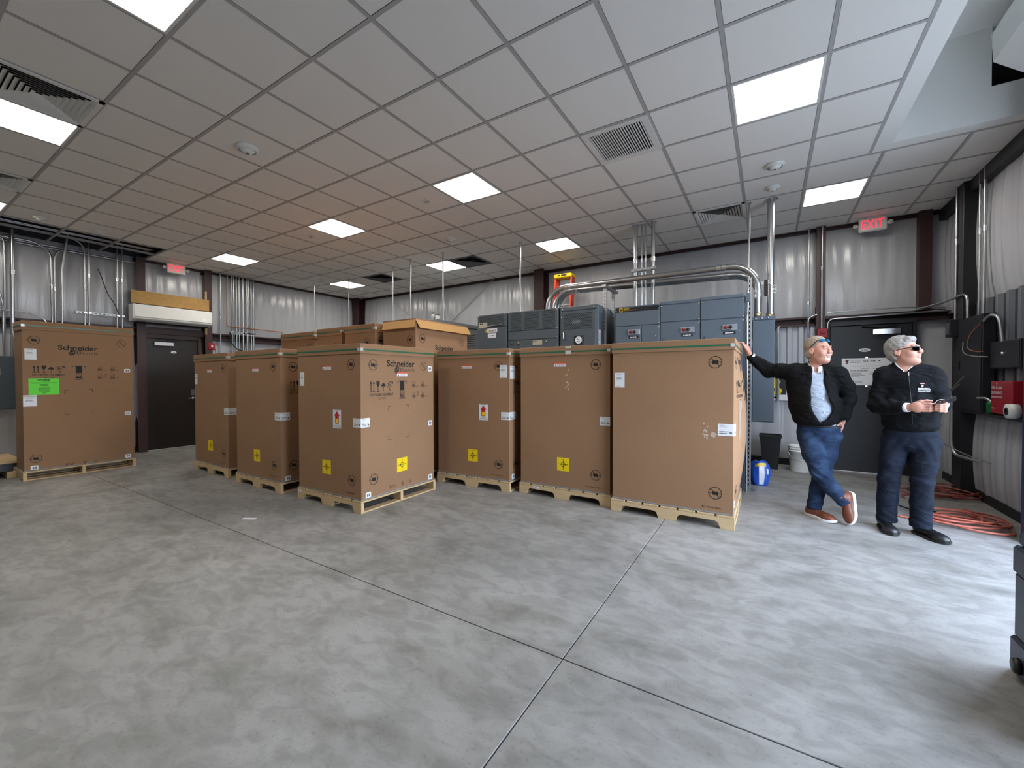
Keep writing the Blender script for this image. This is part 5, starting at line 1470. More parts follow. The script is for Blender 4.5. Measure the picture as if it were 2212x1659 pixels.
o = MB().tube(spline([(1.60, 7.10, .02), (1.58, 7.16, .35), (1.60, 7.25, .75), (1.63, 7.28, .80), (1.66, 7.2, .40), (1.68, 7.0, .05), (1.72, 6.8, .05)], 8), .009, 7).build('air_hose', hose2); tag(o, 'dark red hose hanging down beside the back door', 'hose', 'coiled air hoses')
cord = MB().tube(spline([(1.14, 5.95, .008), (1.20, 5.80, .008), (1.35, 5.62, .008), (1.45, 5.7, .008), (1.30, 5.95, .008)], 8), .006, 6).build('extension_cable', M['black_plastic']); tag(cord, 'black cord lying on the floor behind the standing man', 'cord')
scrap = Ink(Face((-4.30, 2.07, 0), (1,0,0), (0,1,0)), .002)
o = MB().bbox(-4.33, -4.20, 2.02, 2.06, .0005, .004, .001).build('paper_scrap', M['white_label'], fix=True); o.rotation_euler = (0,0,.5); tag(o, 'small pale scrap of paper on the floor at left', 'scrap')
# ------------------------------------------------------------------ people: smooth blended volumes turned into one surface each
class Vol:
    def __init__(s, lo, hi, h):
        s.lo = np.array(lo, float); s.h = h
        n = np.ceil((np.array(hi)-s.lo)/h).astype(int)+1
        s.ax = [s.lo[i]+h*np.arange(n[i]) for i in range(3)]
        s.F = np.full(tuple(n), .2, np.float32)
        s.R = None                       # optional rotation (3x3) and centre applied to prims: world = c + R p
    def frame(s, c=None, R=None):
        s.c = None if c is None else np.array(c, float); s.R = None if R is None else np.array(R, float)
        return s
    def _w(s, p):
        p = np.array(p, float)
        return p if s.R is None else s.c+s.R @ p
    def _v(s, p):
        p = np.array(p, float)
        return p if s.R is None else s.R @ p
    def _sl(s, lo, hi):
        out = []
        for i in range(3):
            a = int(max(0, math.floor((lo[i]-s.lo[i])/s.h))); b = int(min(len(s.ax[i]), math.ceil((hi[i]-s.lo[i])/s.h)+1))
            if b <= a: return None
            out.append(slice(a, b))
        return tuple(out)
    def _xyz(s, sl):
        return (s.ax[0][sl[0]][:, None, None].astype(np.float32), s.ax[1][sl[1]][None, :, None].astype(np.float32), s.ax[2][sl[2]][None, None, :].astype(np.float32))
    def _put(s, sl, d, k, cut):
        A = s.F[sl]
        if cut:
            d = -d
            h = np.clip(.5-.5*(d-A)/k, 0, 1)
            s.F[sl] = d*(1-h)+A*h+k*h*(1-h)
        else:
            h = np.clip(.5+.5*(d-A)/k, 0, 1)
            s.F[sl] = d*(1-h)+A*h-k*h*(1-h)
    def cone(s, a, b, ra, rb, k=.02, flat=None, cut=False):
        a = s._w(a); b = s._w(b); m = max(ra, rb)+k+.03
        sl = s._sl(np.minimum(a, b)-m, np.maximum(a, b)+m)
        if sl is None: return s
        X, Y, Z = s._xyz(sl); ba = b-a; L2 = max(ba @ ba, 1e-9)
        t = np.clip(((X-a[0])*ba[0]+(Y-a[1])*ba[1]+(Z-a[2])*ba[2])/L2, 0, 1)
        qx, qy, qz = X-a[0]-t*ba[0], Y-a[1]-t*ba[1], Z-a[2]-t*ba[2]
        if flat:
            ax, f = flat; ax = s._v(ax); ax = ax/np.linalg.norm(ax)
            dp = (qx*ax[0]+qy*ax[1]+qz*ax[2])*(1/f-1)
            qx, qy, qz = qx+dp*ax[0], qy+dp*ax[1], qz+dp*ax[2]
        s._put(sl, np.sqrt(qx*qx+qy*qy+qz*qz)-(ra+(rb-ra)*t), k, cut)
        return s
    def chain(s, pts, rs, k=.02, flat=None):
        for i in range(len(pts)-1): s.cone(pts[i], pts[i+1], rs[i], rs[i+1], k, flat)
        return s
    def ell(s, c, r, k=.02, rot=None, cut=False):
        """rot: 3x3 local axes of the ellipsoid (columns)"""
        cw = s._w(c); r = np.array(r, float); m = max(r)+k+.03
        sl = s._sl(cw-m, cw+m)
        if sl is None: return s
        Q = np.eye(3) if rot is None else np.array(rot, float)
        if s.R is not None: Q = s.R @ Q
        X, Y, Z = s._xyz(sl); x, y, z = X-cw[0], Y-cw[1], Z-cw[2]
        u = [x*Q[0, i]+y*Q[1, i]+z*Q[2, i] for i in range(3)]
        k0 = np.sqrt(sum((u[i]/r[i])**2 for i in range(3))); k1 = np.sqrt(sum((u[i]/r[i]**2)**2 for i in range(3)))
        s._put(sl, k0*(k0-1)/np.maximum(k1, 1e-6), k, cut)
        return s
    def fn(s, f, lo, hi, k=.005, cut=False):
        sl = s._sl(lo, hi)
        if sl is None: return s
        X, Y, Z = s._xyz(sl)
        s._put(sl, np.broadcast_to(f(X, Y, Z), s.F[sl].shape), k, cut)
        return s
    def clip(s, f):
        """keep only where f<0"""
        X, Y, Z = s._xyz((slice(None),)*3)
        s.F = np.maximum(s.F, f(X, Y, Z).astype(np.float32)); return s
    def wrinkle(s, f):
        X, Y, Z = s._xyz((slice(None),)*3)
        s.F = s.F+f(X, Y, Z).astype(np.float32); return s
    def mesh(s, name, m, parent, world_v=None):
        F = s.F; F[0] = F[-1] = .1; F[:, 0] = F[:, -1] = .1; F[:, :, 0] = F[:, :, -1] = .1
        neg = F < 0
        n = F.shape
        cnt = np.zeros((n[0]-1, n[1]-1, n[2]-1), np.int8)
        for i in (0, 1):
            for j in (0, 1):
                for k in (0, 1): cnt += neg[i:n[0]-1+i, j:n[1]-1+j, k:n[2]-1+k]
        cell = np.argwhere((cnt > 0) & (cnt < 8))
        idx = np.full(cnt.shape, -1, np.int32); idx[tuple(cell.T)] = np.arange(len(cell))
        acc = np.zeros((len(cell), 3)); num = np.zeros(len(cell))
        cor = [(i, j, k) for i in (0, 1) for j in (0, 1) for k in (0, 1)]
        val = {c: F[cell[:, 0]+c[0], cell[:, 1]+c[1], cell[:, 2]+c[2]] for c in cor}
        for a in cor:
            for d in range(3):
                if a[d] == 0:
                    b = list(a); b[d] = 1; b = tuple(b)
                    va, vb = val[a], val[b]
                    x = (va < 0) != (vb < 0)
                    t = np.where(x, va/np.where(x, va-vb, 1), 0)
                    p = np.tile(np.array(a, float), (len(cell), 1)); p[:, d] += t
                    acc += p*x[:, None]; num += x
        V = (cell+acc/num[:, None])*s.h+s.lo
        faces = []
        for d in range(3):
            sa = [slice(None)]*3; sb = [slice(None)]*3
            sa[d] = slice(0, -1); sb[d] = slice(1, None)
            ed = neg[tuple(sa)] != neg[tuple(sb)]
            E = np.argwhere(ed)
            u, v = [(1, 2), (2, 0), (0, 1)][d]
            ok = (E[:, u] > 0) & (E[:, v] > 0) & (E[:, u] < n[u]-1) & (E[:, v] < n[v]-1)
            E = E[ok]
            inside = neg[tuple(E.T)]
            q = []
            for (du, dv) in ((-1, -1), (0, -1), (0, 0), (-1, 0)):
                c = E.copy(); c[:, u] += du; c[:, v] += dv
                q.append(idx[tuple(c.T)])
            q = np.stack(q, 1)
            q[~inside] = q[~inside][:, ::-1]
            faces.append(q)
        Q = np.concatenate(faces)
        Q = Q[(Q >= 0).all(1)]
        me = bpy.data.meshes.new(name)
        me.vertices.add(len(V)); me.vertices.foreach_set('co', V.astype(np.float32).ravel())
        me.loops.add(Q.size); me.loops.foreach_set('vertex_index', Q.ravel().astype(np.int32))
        me.polygons.add(len(Q)); me.polygons.foreach_set('loop_start', np.arange(0, Q.size, 4, dtype=np.int32)); me.polygons.foreach_set('loop_total', np.full(len(Q), 4, np.int32))
        me.polygons.foreach_set('use_smooth', np.ones(len(Q), bool))
        me.update(calc_edges=True); me.validate()
        me.materials.append(m)
        o = bpy.data.objects.new(name, me); C.objects.link(o); o.parent = parent
        return o

def rotz(a): c, s = math.cos(a), math.sin(a); return np.array([[c, -s, 0], [s, c, 0], [0, 0, 1]])
def rotx(a): c, s = math.cos(a), math.sin(a); return np.array([[1, 0, 0], [0, c, -s], [0, s, c]])
def roty(a): c, s = math.cos(a), math.sin(a); return np.array([[c, 0, s], [0, 1, 0], [-s, 0, c]])

skin = mat('skin', rgb(190,139,121), .55, noise=.10, nscale=18, spec=.4)
skin.node_tree.nodes['Principled BSDF'].inputs['Subsurface Weight'].default_value = .08
skin.node_tree.nodes['Principled BSDF'].inputs['Subsurface Radius'].default_value = (.012, .005, .003)
def cloth(name, col, fs=7.0, st=.5, weave=350, fade=None, fscale=9):
    """woven cloth: creases from a distorted noise, a fine weave, optional fading"""
    m = mat(name, col, .88)
    n = m.node_tree.nodes; L = m.node_tree.links; b = n['Principled BSDF']
    b.inputs['Specular IOR Level'].default_value = .2
    tcn = n.new('ShaderNodeTexCoord')
    mp = n.new('ShaderNodeMapping'); mp.inputs['Rotation'].default_value = (.5, .6, .3); mp.inputs['Scale'].default_value = (1, 1, 1.9)
    L.new(tcn.outputs['Object'], mp.inputs[0])
    t1 = n.new('ShaderNodeTexNoise'); t1.inputs['Scale'].default_value = fs; t1.inputs['Detail'].default_value = 3; t1.inputs['Distortion'].default_value = 1.6; t1.inputs['Roughness'].default_value = .45
    L.new(mp.outputs[0], t1.inputs['Vector'])
    t2 = n.new('ShaderNodeTexNoise'); t2.inputs['Scale'].default_value = weave; t2.inputs['Detail'].default_value = 2
    L.new(tcn.outputs['Object'], t2.inputs['Vector'])
    b1 = n.new('ShaderNodeBump'); b1.inputs['Strength'].default_value = st; b1.inputs['Distance'].default_value = .05
    b2 = n.new('ShaderNodeBump'); b2.inputs['Strength'].default_value = .15; b2.inputs['Distance'].default_value = .004
    L.new(t1.outputs['Fac'], b1.inputs['Height']); L.new(t2.outputs['Fac'], b2.inputs['Height']); L.new(b1.outputs[0], b2.inputs['Normal']); L.new(b2.outputs[0], b.inputs['Normal'])
    if fade:
        t3 = n.new('ShaderNodeTexNoise'); t3.inputs['Scale'].default_value = fscale; t3.inputs['Detail'].default_value = 5
        L.new(mp.outputs[0], t3.inputs['Vector'])
        r = n.new('ShaderNodeValToRGB'); r.color_ramp.elements[0].position = .42; r.color_ramp.elements[0].color = col; r.color_ramp.elements[1].position = .68; r.color_ramp.elements[1].color = fade
        L.new(t3.outputs['Fac'], r.inputs[0]); L.new(r.outputs[0], b.inputs['Base Color'])
    return m
black_cloth = cloth('black_cloth', rgb(8,9,11), 7, .6)
navy_fleece = cloth('navy_fleece', rgb(7,9,14), 6.5, .55, 500)
denim = cloth('blue_denim', rgb(27,41,66), 8, .38, 300, rgb(46,66,94), 7)
chino = cloth('navy_chino', rgb(16,22,34), 6, .45, 300, rgb(23,31,46), 6)
shirt_m = cloth('pale_shirt', rgb(158,168,182), 9, .4, 400)
white_cloth = mat('white_cloth', rgb(225,228,232), .8)
brown_leather = mat('brown_leather', rgb(108,58,38), .5, noise=.2, nscale=30)
black_leather = mat('black_leather', rgb(22,22,24), .4)
sole_white = mat('white_sole', rgb(228,228,226), .6)
eye_white = mat('eye_white', rgb(196,184,174), .4); iris_m = mat('iris', rgb(60,66,70), .3)

def head(v, c, turn, tilt=0.0, nod=0.0, jowl=0.0):
    """adds a head to volume v; c = centre, turn = yaw of the face (0 looks along -y, + turns to +x)"""
    R = rotz(turn) @ roty(tilt) @ rotx(nod)
    v.frame(c, R)
    v.ell((0, .016, .034), (.076, .097, .088), .02)
    v.ell((0, -.030, -.030), (.061, .064, .084), .03)
    v.ell((0, -.010, -.062), (.062+jowl*.006, .062, .050), .03)
    v.ell((0, -.070, -.100), (.027, .023, .019), .022)
    if jowl: v.ell((0, -.03, -.105), (.045, .055, .028), .03)
    for s_ in (-1, 1):
        v.ell((s_*.041, -.060, -.030), (.028, .030, .030), .025)
        v.ell((s_*.027, -.083, .029), (.021, .012, .009), .014)
        v.ell((s_*.031, -.109, .010), (.017, .017, .010), .012, cut=True)
        v.ell((s_*.031, -.084, .006), (.016, .013, .012), .006)
        v.ell((s_*.0125, -.108, -.030), (.010, .012, .009), .008)
        er = rotz(-s_*.35) @ rotx(.15)
        v.ell((s_*.079, .014, -.004), (.009, .021, .033), .006, rot=er)
        v.ell((s_*.088, .010, .0), (.006, .012, .018), .005, rot=er, cut=True)
        v.ell((s_*.080, .006, -.032), (.007, .010, .010), .006)
    v.cone((0, -.091, .022), (0, -.110, -.018), .009, .0125, .014)
    v.ell((0, -.110, -.022), (.0135, .0115, .0095), .010)
    v.ell((0, -.0935, -.060), (.022, .010, .0060), .008)
    v.ell((0, -.0920, -.072), (.019, .010, .0060), .008)
    v.cone((-.020, -.1045, -.066), (.020, -.1045, -.066), .0025, .0025, .005, cut=True)
    v.cone((0, -.02, .118), (0, -.02, .12), .001, .001, .001)
    v.frame()
    return R

def eyes(parent, c, R):
    for s_ in (-1, 1):
        p = np.array(c)+R @ np.array((s_*.031, -.0845, .006))
        g = np.array(c)+R @ np.array((s_*.031, -.0955, .005))
        m = MB(); m.lathe([(0, -.0105), (.006, -.009), (.0100, -.003), (.0100, .003), (.006, .009), (0, .0105)], tuple(p), 14)
        o = m.build('eyeball', eye_white, parent)
        m = MB(); m.lathe([(0, -.005), (.0045, -.003), (.005, 0), (.0045, .003), (0, .005)], tuple(g*.8+p*.2+R @ np.array((.0, -.0005, 0))), 12); m.build('iris', iris_m, o)

def finger(v, pts, r0, k=.008):
    n = len(pts)
    for i in range(n-1): v.cone(pts[i], pts[i+1], r0*(1-.10*i), r0*(1-.10*(i+1)), k)

def shoe(parent, O, fwd, up, up_mat, sole_mat, L=.285, heel=.022, name='shoe'):
    """O = heel point on the sole, fwd = heel to toe, up = instep direction"""
    f = Vector(fwd).normalized(); u = Vector(up); u = (u-f*u.dot(f)).normalized(); r = f.cross(u)
    R = np.array([[r.x, f.x, u.x], [r.y, f.y, u.y], [r.z, f.z, u.z]])
    O = np.array(O, float)
    P = lambda x, y, z: tuple(O+R @ np.array((x, y, z)))
    k = L/.285
    out = []
    for i in range(25):          # right half outline then left half
        t = i/24; y = L*t
        w_ = .038+.012*math.sin(pi*min(1, t*1.02))**1.5+.010*math.exp(-((t-.70)/.16)**2)
        w_ *= math.sqrt(max(0, 1-(max(0, t-.80)/.2)**2.2))*math.sqrt(max(0, 1-(max(0, .10-t)/.10)**2.2))
        out.append((w_*k, y))
    ring = [(x, y) for x, y in out]+[(-x, y) for x, y in out[::-1]]
    m = MB(); n = len(ring)
    rise = lambda y: .012*max(0, (y/L-.75)/.25)**2
    vs = [P(x*1.05, y-.003+.006*y/L, rise(y)) for x, y in ring]+[P(x*1.10, y-.004+.008*y/L, heel+rise(y)) for x, y in ring]
    m.add(vs, [tuple(range(n))[::-1], tuple(range(n, 2*n))]+[(i, (i+1) % n, n+(i+1) % n, n+i) for i in range(n)])
    so = m.build('sole', sole_mat, parent, fix=True)
    lo = np.min([P(x, y, z) for x in (-.06, .06) for y in (-.03, L+.03) for z in (-.02, .15)], 0); hi = np.max([P(x, y, z) for x in (-.06, .06) for y in (-.03, L+.03) for z in (-.02, .15)], 0)
    v = Vol(lo, hi, .0045); v.frame(O, R)
    v.ell((0, .050, .045), (.038, .052, .050), .02)
    v.cone((0, .06, .058), (0, .19, .034), .042, .036, .03, flat=((1,0,0), 1.08))
    v.ell((0, .215*k, .028), (.051*k, .066, .040), .03)
    v.cone((0, .055, .06), (0, .058, .105), .038, .036, .02)
    R_, O_ = R, O
    Ri = R.T
    v.clip(lambda X, Y, Z: heel-.002-((X-O_[0])*Ri[2, 0]+(Y-O_[1])*Ri[2, 1]+(Z-O_[2])*Ri[2, 2]))
    sh = v.mesh(name, up_mat, parent)
    so.parent = sh; 
    m = MB()
    for q in range(4):
        y = .105+q*.022; z = .092-q*.0125
        m.tube([P(-.022, y, z-.006), P(0, y+.004, z+.004), P(.022, y, z-.006)], .0022, 6)
    m.build('laces', M['black_plastic'], sh)
    return sh

def folds(a, f1, f2, f3, ph=0.0):
    return lambda X, Y, Z: a*(np.sin(f1*Z+6*X+3*np.sin(9*Y+ph)+ph)*.6+np.sin(f2*Z-14*X+11*Y+2*np.sin(7*X)+ph*2)*.5+np.sin(f3*(X+Y)+20*Z+ph)*.35)

# ---------------------------------------------------------------- the man leaning on the carton
def man_leaning():
    az = math.radians(6.251)
    t = thing('person', 'man in open black jacket and jeans leaning a hand on the carton, legs crossed', 'person', (.54, 4.93, 0), -az)
    hc = (-.131, -.004, 1.615); turn = .92
    # body: one surface from the head to the hands and ankles
    v = Vol((-.86, -.26, .03), (.24, .24, 1.80), .0042)
    R_ = head(v, hc, turn, .04, -.07, .4)
    v.cone((-.142, .020, 1.55), (-.155, .030, 1.43), .056, .062, .03)
    v.ell((-.165, .03, 1.30), (.16, .09, .17), .05); v.ell((-.14, .02, 1.02), (.14, .09, .18), .05); v.ell((-.125, .02, .88), (.14, .09, .10), .04)
    v.chain([(-.33, .03, 1.41), (-.555, .10, 1.42), (-.705, .005, 1.578)], [.05, .040, .026], .03)
    # right hand: palm against the lid edge, fingers over the top
    v.cone((-.706, .004, 1.582), (-.750, -.004, 1.672), .030, .036, .02, flat=((1, .1, .5), .75))
    v.ell((-.740, -.004, 1.655), (.024, .045, .050), .02, rot=roty(-.45))
    for (dy, ln, r) in ((-.036, .9, .0092), (-.013, 1.0, .0098), (.011, .96, .0096), (.034, .80, .0086)):
        finger(v, [(-.758, dy-.002, 1.690), (-.776, dy*1.12, 1.722), (-.776-.034*ln, dy*1.2, 1.7275), (-.776-.062*ln, dy*1.22, 1.7215)], r)
    finger(v, [(-.728, -.034, 1.632), (-.740, -.062, 1.655), (-.757, -.074, 1.690), (-.768, -.076, 1.712)], .0105)
    v.chain([(.020, .01, 1.370), (.095, .055, 1.17), (.060, .0, .975)], [.042, .038, .026], .03)
    v.cone((.060, .0, .975), (.032, .005, .885), .027, .034, .02, flat=((.8, .6, 0), .6))
    for k, dx in enumerate((-.030, -.010, .010, .028)): finger(v, [(.028+dx*.6, .005-dx*.5, .880), (.014+dx*.7, .008-dx*.5, .840), (.004+dx*.7, .012-dx*.5, .805)], .009)
    finger(v, [(.036, -.020, .930), (.014, -.028, .905), (.002, -.024, .880)], .010)
    v.chain([(-.205, .0, .84), (-.118, -.085, .455), (.072, -.075, .22)], [.075, .05, .028], .03); v.cone((.072, -.075, .22), (.098, -.07, .16), .028, .034, .02)
    v.chain([(-.045, .02, .84), (-.092, .035, .46), (-.158, .035, .09)], [.075, .05, .036], .03)
    body = v.mesh('body', skin, t)
    eyes(t, hc, R_)
    # hair, beard, brows
    v = Vol((-.30, -.17, 1.48), (.02, .17, 1.80), .0035); v.frame(hc, R_)
    v.ell((0, .030, .052), (.082, .104, .098), .015); v.ell((0, .05, -.03), (.074, .066, .06), .02); v.frame()
    Ri = R_.T; h0 = np.array(hc)
    def hl(X, Y, Z):
        y = Ri[1, 0]*(X-h0[0])+Ri[1, 1]*(Y-h0[1])+Ri[1, 2]*(Z-h0[2]); z = Ri[2, 0]*(X-h0[0])+Ri[2, 1]*(Y-h0[1])+Ri[2, 2]*(Z-h0[2]); x = Ri[0, 0]*(X-h0[0])+Ri[0, 1]*(Y-h0[1])+Ri[0, 2]*(Z-h0[2])
        top = -.052-y-.3*(z-.10)                      # receding front hairline
        side = np.where(z < .045, (-.030-y)+.0*x, -1)
        ear = np.where((z < -.02) & (y < .028), .01, -1)
        neck = -.066-z
        return np.maximum(np.maximum(top, side), np.maximum(ear, neck))
    v.clip(hl); v.wrinkle(lambda X, Y, Z: .0016*np.sin(190*X+40*Z)*np.sin(120*Y+90*Z))
    hairm = mat('sandy_grey_hair', rgb(150,134,118), .75, noise=.35, nscale=60, stretch=(1,1,3))
    v.mesh('hair', hairm, t)
    v = Vol((-.22, -.17, 1.48), (.04, .12, 1.64), .003); v.frame(hc, R_)
    v.ell((0, -.068, -.101), (.030, .027, .0225), .010); v.ell((0, -.080, -.092), (.024, .019, .017), .01); v.cone((-.027, -.088, -.064), (-.026, -.078, -.092), .005, .006, .01); v.cone((.027, -.088, -.064), (.026, -.078, -.092), .005, .006, .01)
    v.cone((-.024, -.096, -.055), (0, -.103, -.049), .0045, .0065, .006); v.cone((.024, -.096, -.055), (0, -.103, -.049), .0045, .0065, .006)
    v.cone((-.018, -.112, -.067), (.018, -.106, -.0665), .0085, .0085, .004, cut=True)
    v.frame(); v.wrinkle(lambda X, Y, Z: .0010*np.sin(300*X+200*Y)*np.sin(260*Z))
    v.mesh('beard', mat('white_beard', rgb(200,188,176), .85, noise=.15, nscale=120), t)
    def HP(x, y, z): return tuple(h0+R_ @ np.array((x, y, z)))
    for s_ in (-1, 1): MB().tube([HP(s_*.014, -.0965, .027), HP(s_*.032, -.095, .033), HP(s_*.048, -.082, .026)], .0032, 6).build('eyebrow', hairm, t)
    # sunglasses pushed up on the head
    gl = MB()
    for s_ in (-1, 1): gl.tube([HP(s_*.082, .030, .012), HP(s_*.088, -.005, .045), HP(s_*.078, -.040, .080), HP(s_*.058, -.052, .094)], .0040, 6)
    gl.tube([HP(-.058, -.052, .094), HP(0, -.068, .100), HP(.058, -.052, .094)], .0035, 6)
    fr_ = gl.build('sunglasses', M['black_plastic'], t)
    lm = mat('mirror_lens', rgb(40,150,200), .12, .6, col2=None)
    for s_ in (-1, 1):
        m = MB(); c_ = np.array((s_*.034, -.0645, .089)); 
        pts = [c_+np.array((.023*math.cos(a), -.002-.005*s_*math.cos(a)*-1, .0)) + np.array((0, .010*math.sin(a), .016*math.sin(a))) for a in np.linspace(0, 2*pi, 17)[:-1]]
        nrm = np.array((0, -.0024, .0014))
        m.add([HP(*p) for p in pts]+[HP(*(p+nrm)) for p in pts], [tuple(range(16)), tuple(range(16, 32))[::-1]]+[(i, (i+1) % 16, 16+(i+1) % 16, 16+i) for i in range(16)])
        tag(m.build('lens', lm, fr_, fix=True), 'blue mirrored lens')
    # shirt
    v = Vol((-.38, -.24, .84), (.08, .2, 1.56), .006)
    v.ell((-.165, .015, 1.28), (.150, .118, .20), .05); v.ell((-.135, -.000, 1.06), (.150, .128, .17), .06); v.ell((-.125, .01, .90), (.14, .10, .08), .05); v.cone((-.155, .02, 1.42), (-.152, .018, 1.475), .085, .070, .03)
    v.cone((-.150, .015, 1.53), (-.136, -.085, 1.425), .066, .040, .015, cut=True)
    v.wrinkle(folds(.0022, 26, 44, 30, .5))
    sh = v.mesh('shirt', shirt_m, t)
    # collar wings
    m = MB(); m.smooth = True
    cen = np.array((-.152, .020, 1.475))
    def col(i, j, a0=.22, a1=2*pi-.22):
        a = -pi/2+a0+(a1-a0)*i; r = .068+.012*(1-j)+.006*j; fr = max(0, 1-abs(min(i, 1-i))/.18)
        return (cen[0]+.004+r*math.cos(a), cen[1]-.004+r*.98*math.sin(a)-.014*fr*(1-j), cen[2]-.012+.036*(j)-.012*fr*(j)-.030*fr*(1-j)+.030*math.sin(a))
    m.grid(col, 40, 4); m.build('collar', white_cloth, sh)
    for q in range(7):
        z = 1.405-.062*q; yy = -.112-.028*math.exp(-((z-1.08)/.16)**2)
        o = MB().lathe([(0, -.003), (.0055, -.003), (.0055, .002)], (-.108+.004*q, yy+.010, z), 10, 'y').build('button', M['white_plastic'], sh)
    # jacket with the front open
    v = Vol((-.80, -.26, .86), (.26, .26, 1.68), .006)
    v.ell((-.165, .03, 1.30), (.200, .135, .18), .05); v.ell((-.158, .00, 1.10), (.200, .172, .20), .06); v.ell((-.152, .005, .955), (.188, .158, .085), .05)
    v.ell((-.275, .03, 1.27), (.125, .115, .15), .05); v.ell((-.24, .02, 1.10), (.13, .12, .16), .05); v.cone((-.30, .035, 1.415), (-.02, .02, 1.405), .085, .080, .05); v.cone((-.165, .035, 1.42), (-.160, .04, 1.465), .10, .082, .03)
    v.chain([(-.325, .035, 1.405), (-.445, .075, 1.425), (-.555, .10, 1.430), (-.695, .012, 1.568)], [.088, .075, .070, .047], .03)
    v.chain([(.025, .01, 1.385), (.072, .045, 1.27), (.096, .055, 1.165), (.064, .003, .992)], [.078, .066, .060, .046], .03)
    v.cone((-.155, .03, 1.54), (-.150, .02, 1.42), .080, .066, .02, cut=True)
    # opening: a lens shape in front, wide at the chest and closing at the hem
    def lens(X, Y, Z):
        tt = np.clip((Z-.935)/.54, 0, 1)
        lft = np.interp(Z, (.935, 1.02, 1.12, 1.25, 1.36, 1.48), (-.112, -.160, -.188, -.185, -.172, -.185))
        rgt = np.interp(Z, (.935, .97, 1.04, 1.10, 1.18, 1.28, 1.36, 1.48), (-.112, -.055, -.020, -.022, -.055, -.082, -.088, -.105))
        return np.maximum(np.maximum(np.maximum(X-rgt, lft-X), Y+.035), .938-Z)
    v.fn(lens, (-.36, -.25, .86), (.12, .02, 1.53), .016, cut=True)
    v.wrinkle(folds(.0040, 24, 40, 30, 1.7)); v.wrinkle(lambda X, Y, Z: .004*np.sin(60*(X+.7*Z)+8*Y)*np.exp(-((X+.60)/.10)**2)+.004*np.sin(75*Z+20*X)*np.exp(-((X-.10)/.06)**2-((Z-1.15)/.14)**2))
    v.clip(lambda X, Y, Z: .898-Z+.0*X)
    jk = v.mesh('jacket', black_cloth, t)
    m = MB(); m.smooth = True
    def jcol(i, j):
        a = -pi/2+.62+(2*pi-1.24)*i; fr = max(0, 1-min(i, 1-i)/.20)
        r = .098-.012*j+.050*fr*(1-j)
        return (-.158+r*1.05*math.cos(a), .03+r*.92*math.sin(a)-.020*fr*(1-j), 1.452+.045*j-.060*fr*(1-j)+.012*math.sin(a))
    m.grid(jcol, 40, 5); c_ = m.build('collar', black_cloth, jk)
    sm = c_.modifiers.new('thickness', 'SOLIDIFY'); sm.thickness = .006
    MB().lathe([(.046, -.012), (.049, -.010), (.049, .012), (.044, .014), (.040, .0)], n=20).build('cuff', white_cloth, jk).matrix_local = Matrix.Translation((-.700, .008, 1.574)) @ Vector((-.14, -.087, .138)).to_track_quat('Z', 'Y').to_matrix().to_4x4() @ Matrix.Scale(.86, 4)
    # jeans: the right leg crosses in front
    v = Vol((-.36, -.24, .05), (.20, .22, .93), .0065)
    v.ell((-.125, .02, .88), (.178, .118, .075), .04); v.ell((-.125, .025, .80), (.176, .125, .085), .05)
    v.chain([(-.205, .005, .80), (-.165, -.05, .62), (-.112, -.088, .455), (-.02, -.085, .32), (.068, -.075, .215)], [.100, .088, .074, .064, .060], .025)
    v.chain([(-.045, .03, .80), (-.070, .035, .62), (-.092, .040, .46), (-.130, .040, .28), (-.158, .035, .095)], [.098, .086, .072, .066, .062], .025)
    v.wrinkle(folds(.0020, 24, 40, 40, 3.1)); v.wrinkle(lambda X, Y, Z: .0035*np.sin(75*Z+60*X)*np.exp(-((Z-.46)/.10)**2)+.003*np.sin(100*Z-45*X)*np.exp(-((Z-.15)/.05)**2)+.003*np.sin(50*Z-60*X)*np.exp(-((Z-.76)/.08)**2))
    v.clip(lambda X, Y, Z: np.maximum(.075-Z, Z-.905)); v.clip(lambda X, Y, Z: (X-.075)*.55-(Z-.20)*.80-.012+0*Y)
    jn = v.mesh('jeans', denim, t)
    MB().tube([(-.123+.180*math.cos(a), .02+.121*math.sin(a), .893) for a in np.linspace(-2.4, -.4, 16)], .007, 6).build('belt', M['black_plastic'], jn)
    shoe(t, (-.222, .080, .0), (.21, -.17, 0), (0, 0, 1), brown_leather, sole_white, L=.30)
    shoe(t, (.122, -.030, .300), (.006, -.06, -.275), (-.80, -.62, .02), brown_leather, sole_white, L=.295, heel=.026)
    w_ = MB().lathe([(.034, -.010), (.036, -.008), (.036, .008), (.034, .010)], n=20).build('watch', M['black_plastic'], t)
    w_.matrix_local = Matrix.Translation((.058, .0, .958)) @ Vector((.035, .05, .2)).to_track_quat('Z', 'Y').to_matrix().to_4x4()
    o = MB().bbox(-.016, .016, -.042, -.034, -.018, .018, .003).build('watch_face', mat('watch_glass', rgb(60,64,70), .1), w_, fix=True)
    return t
man_leaning()

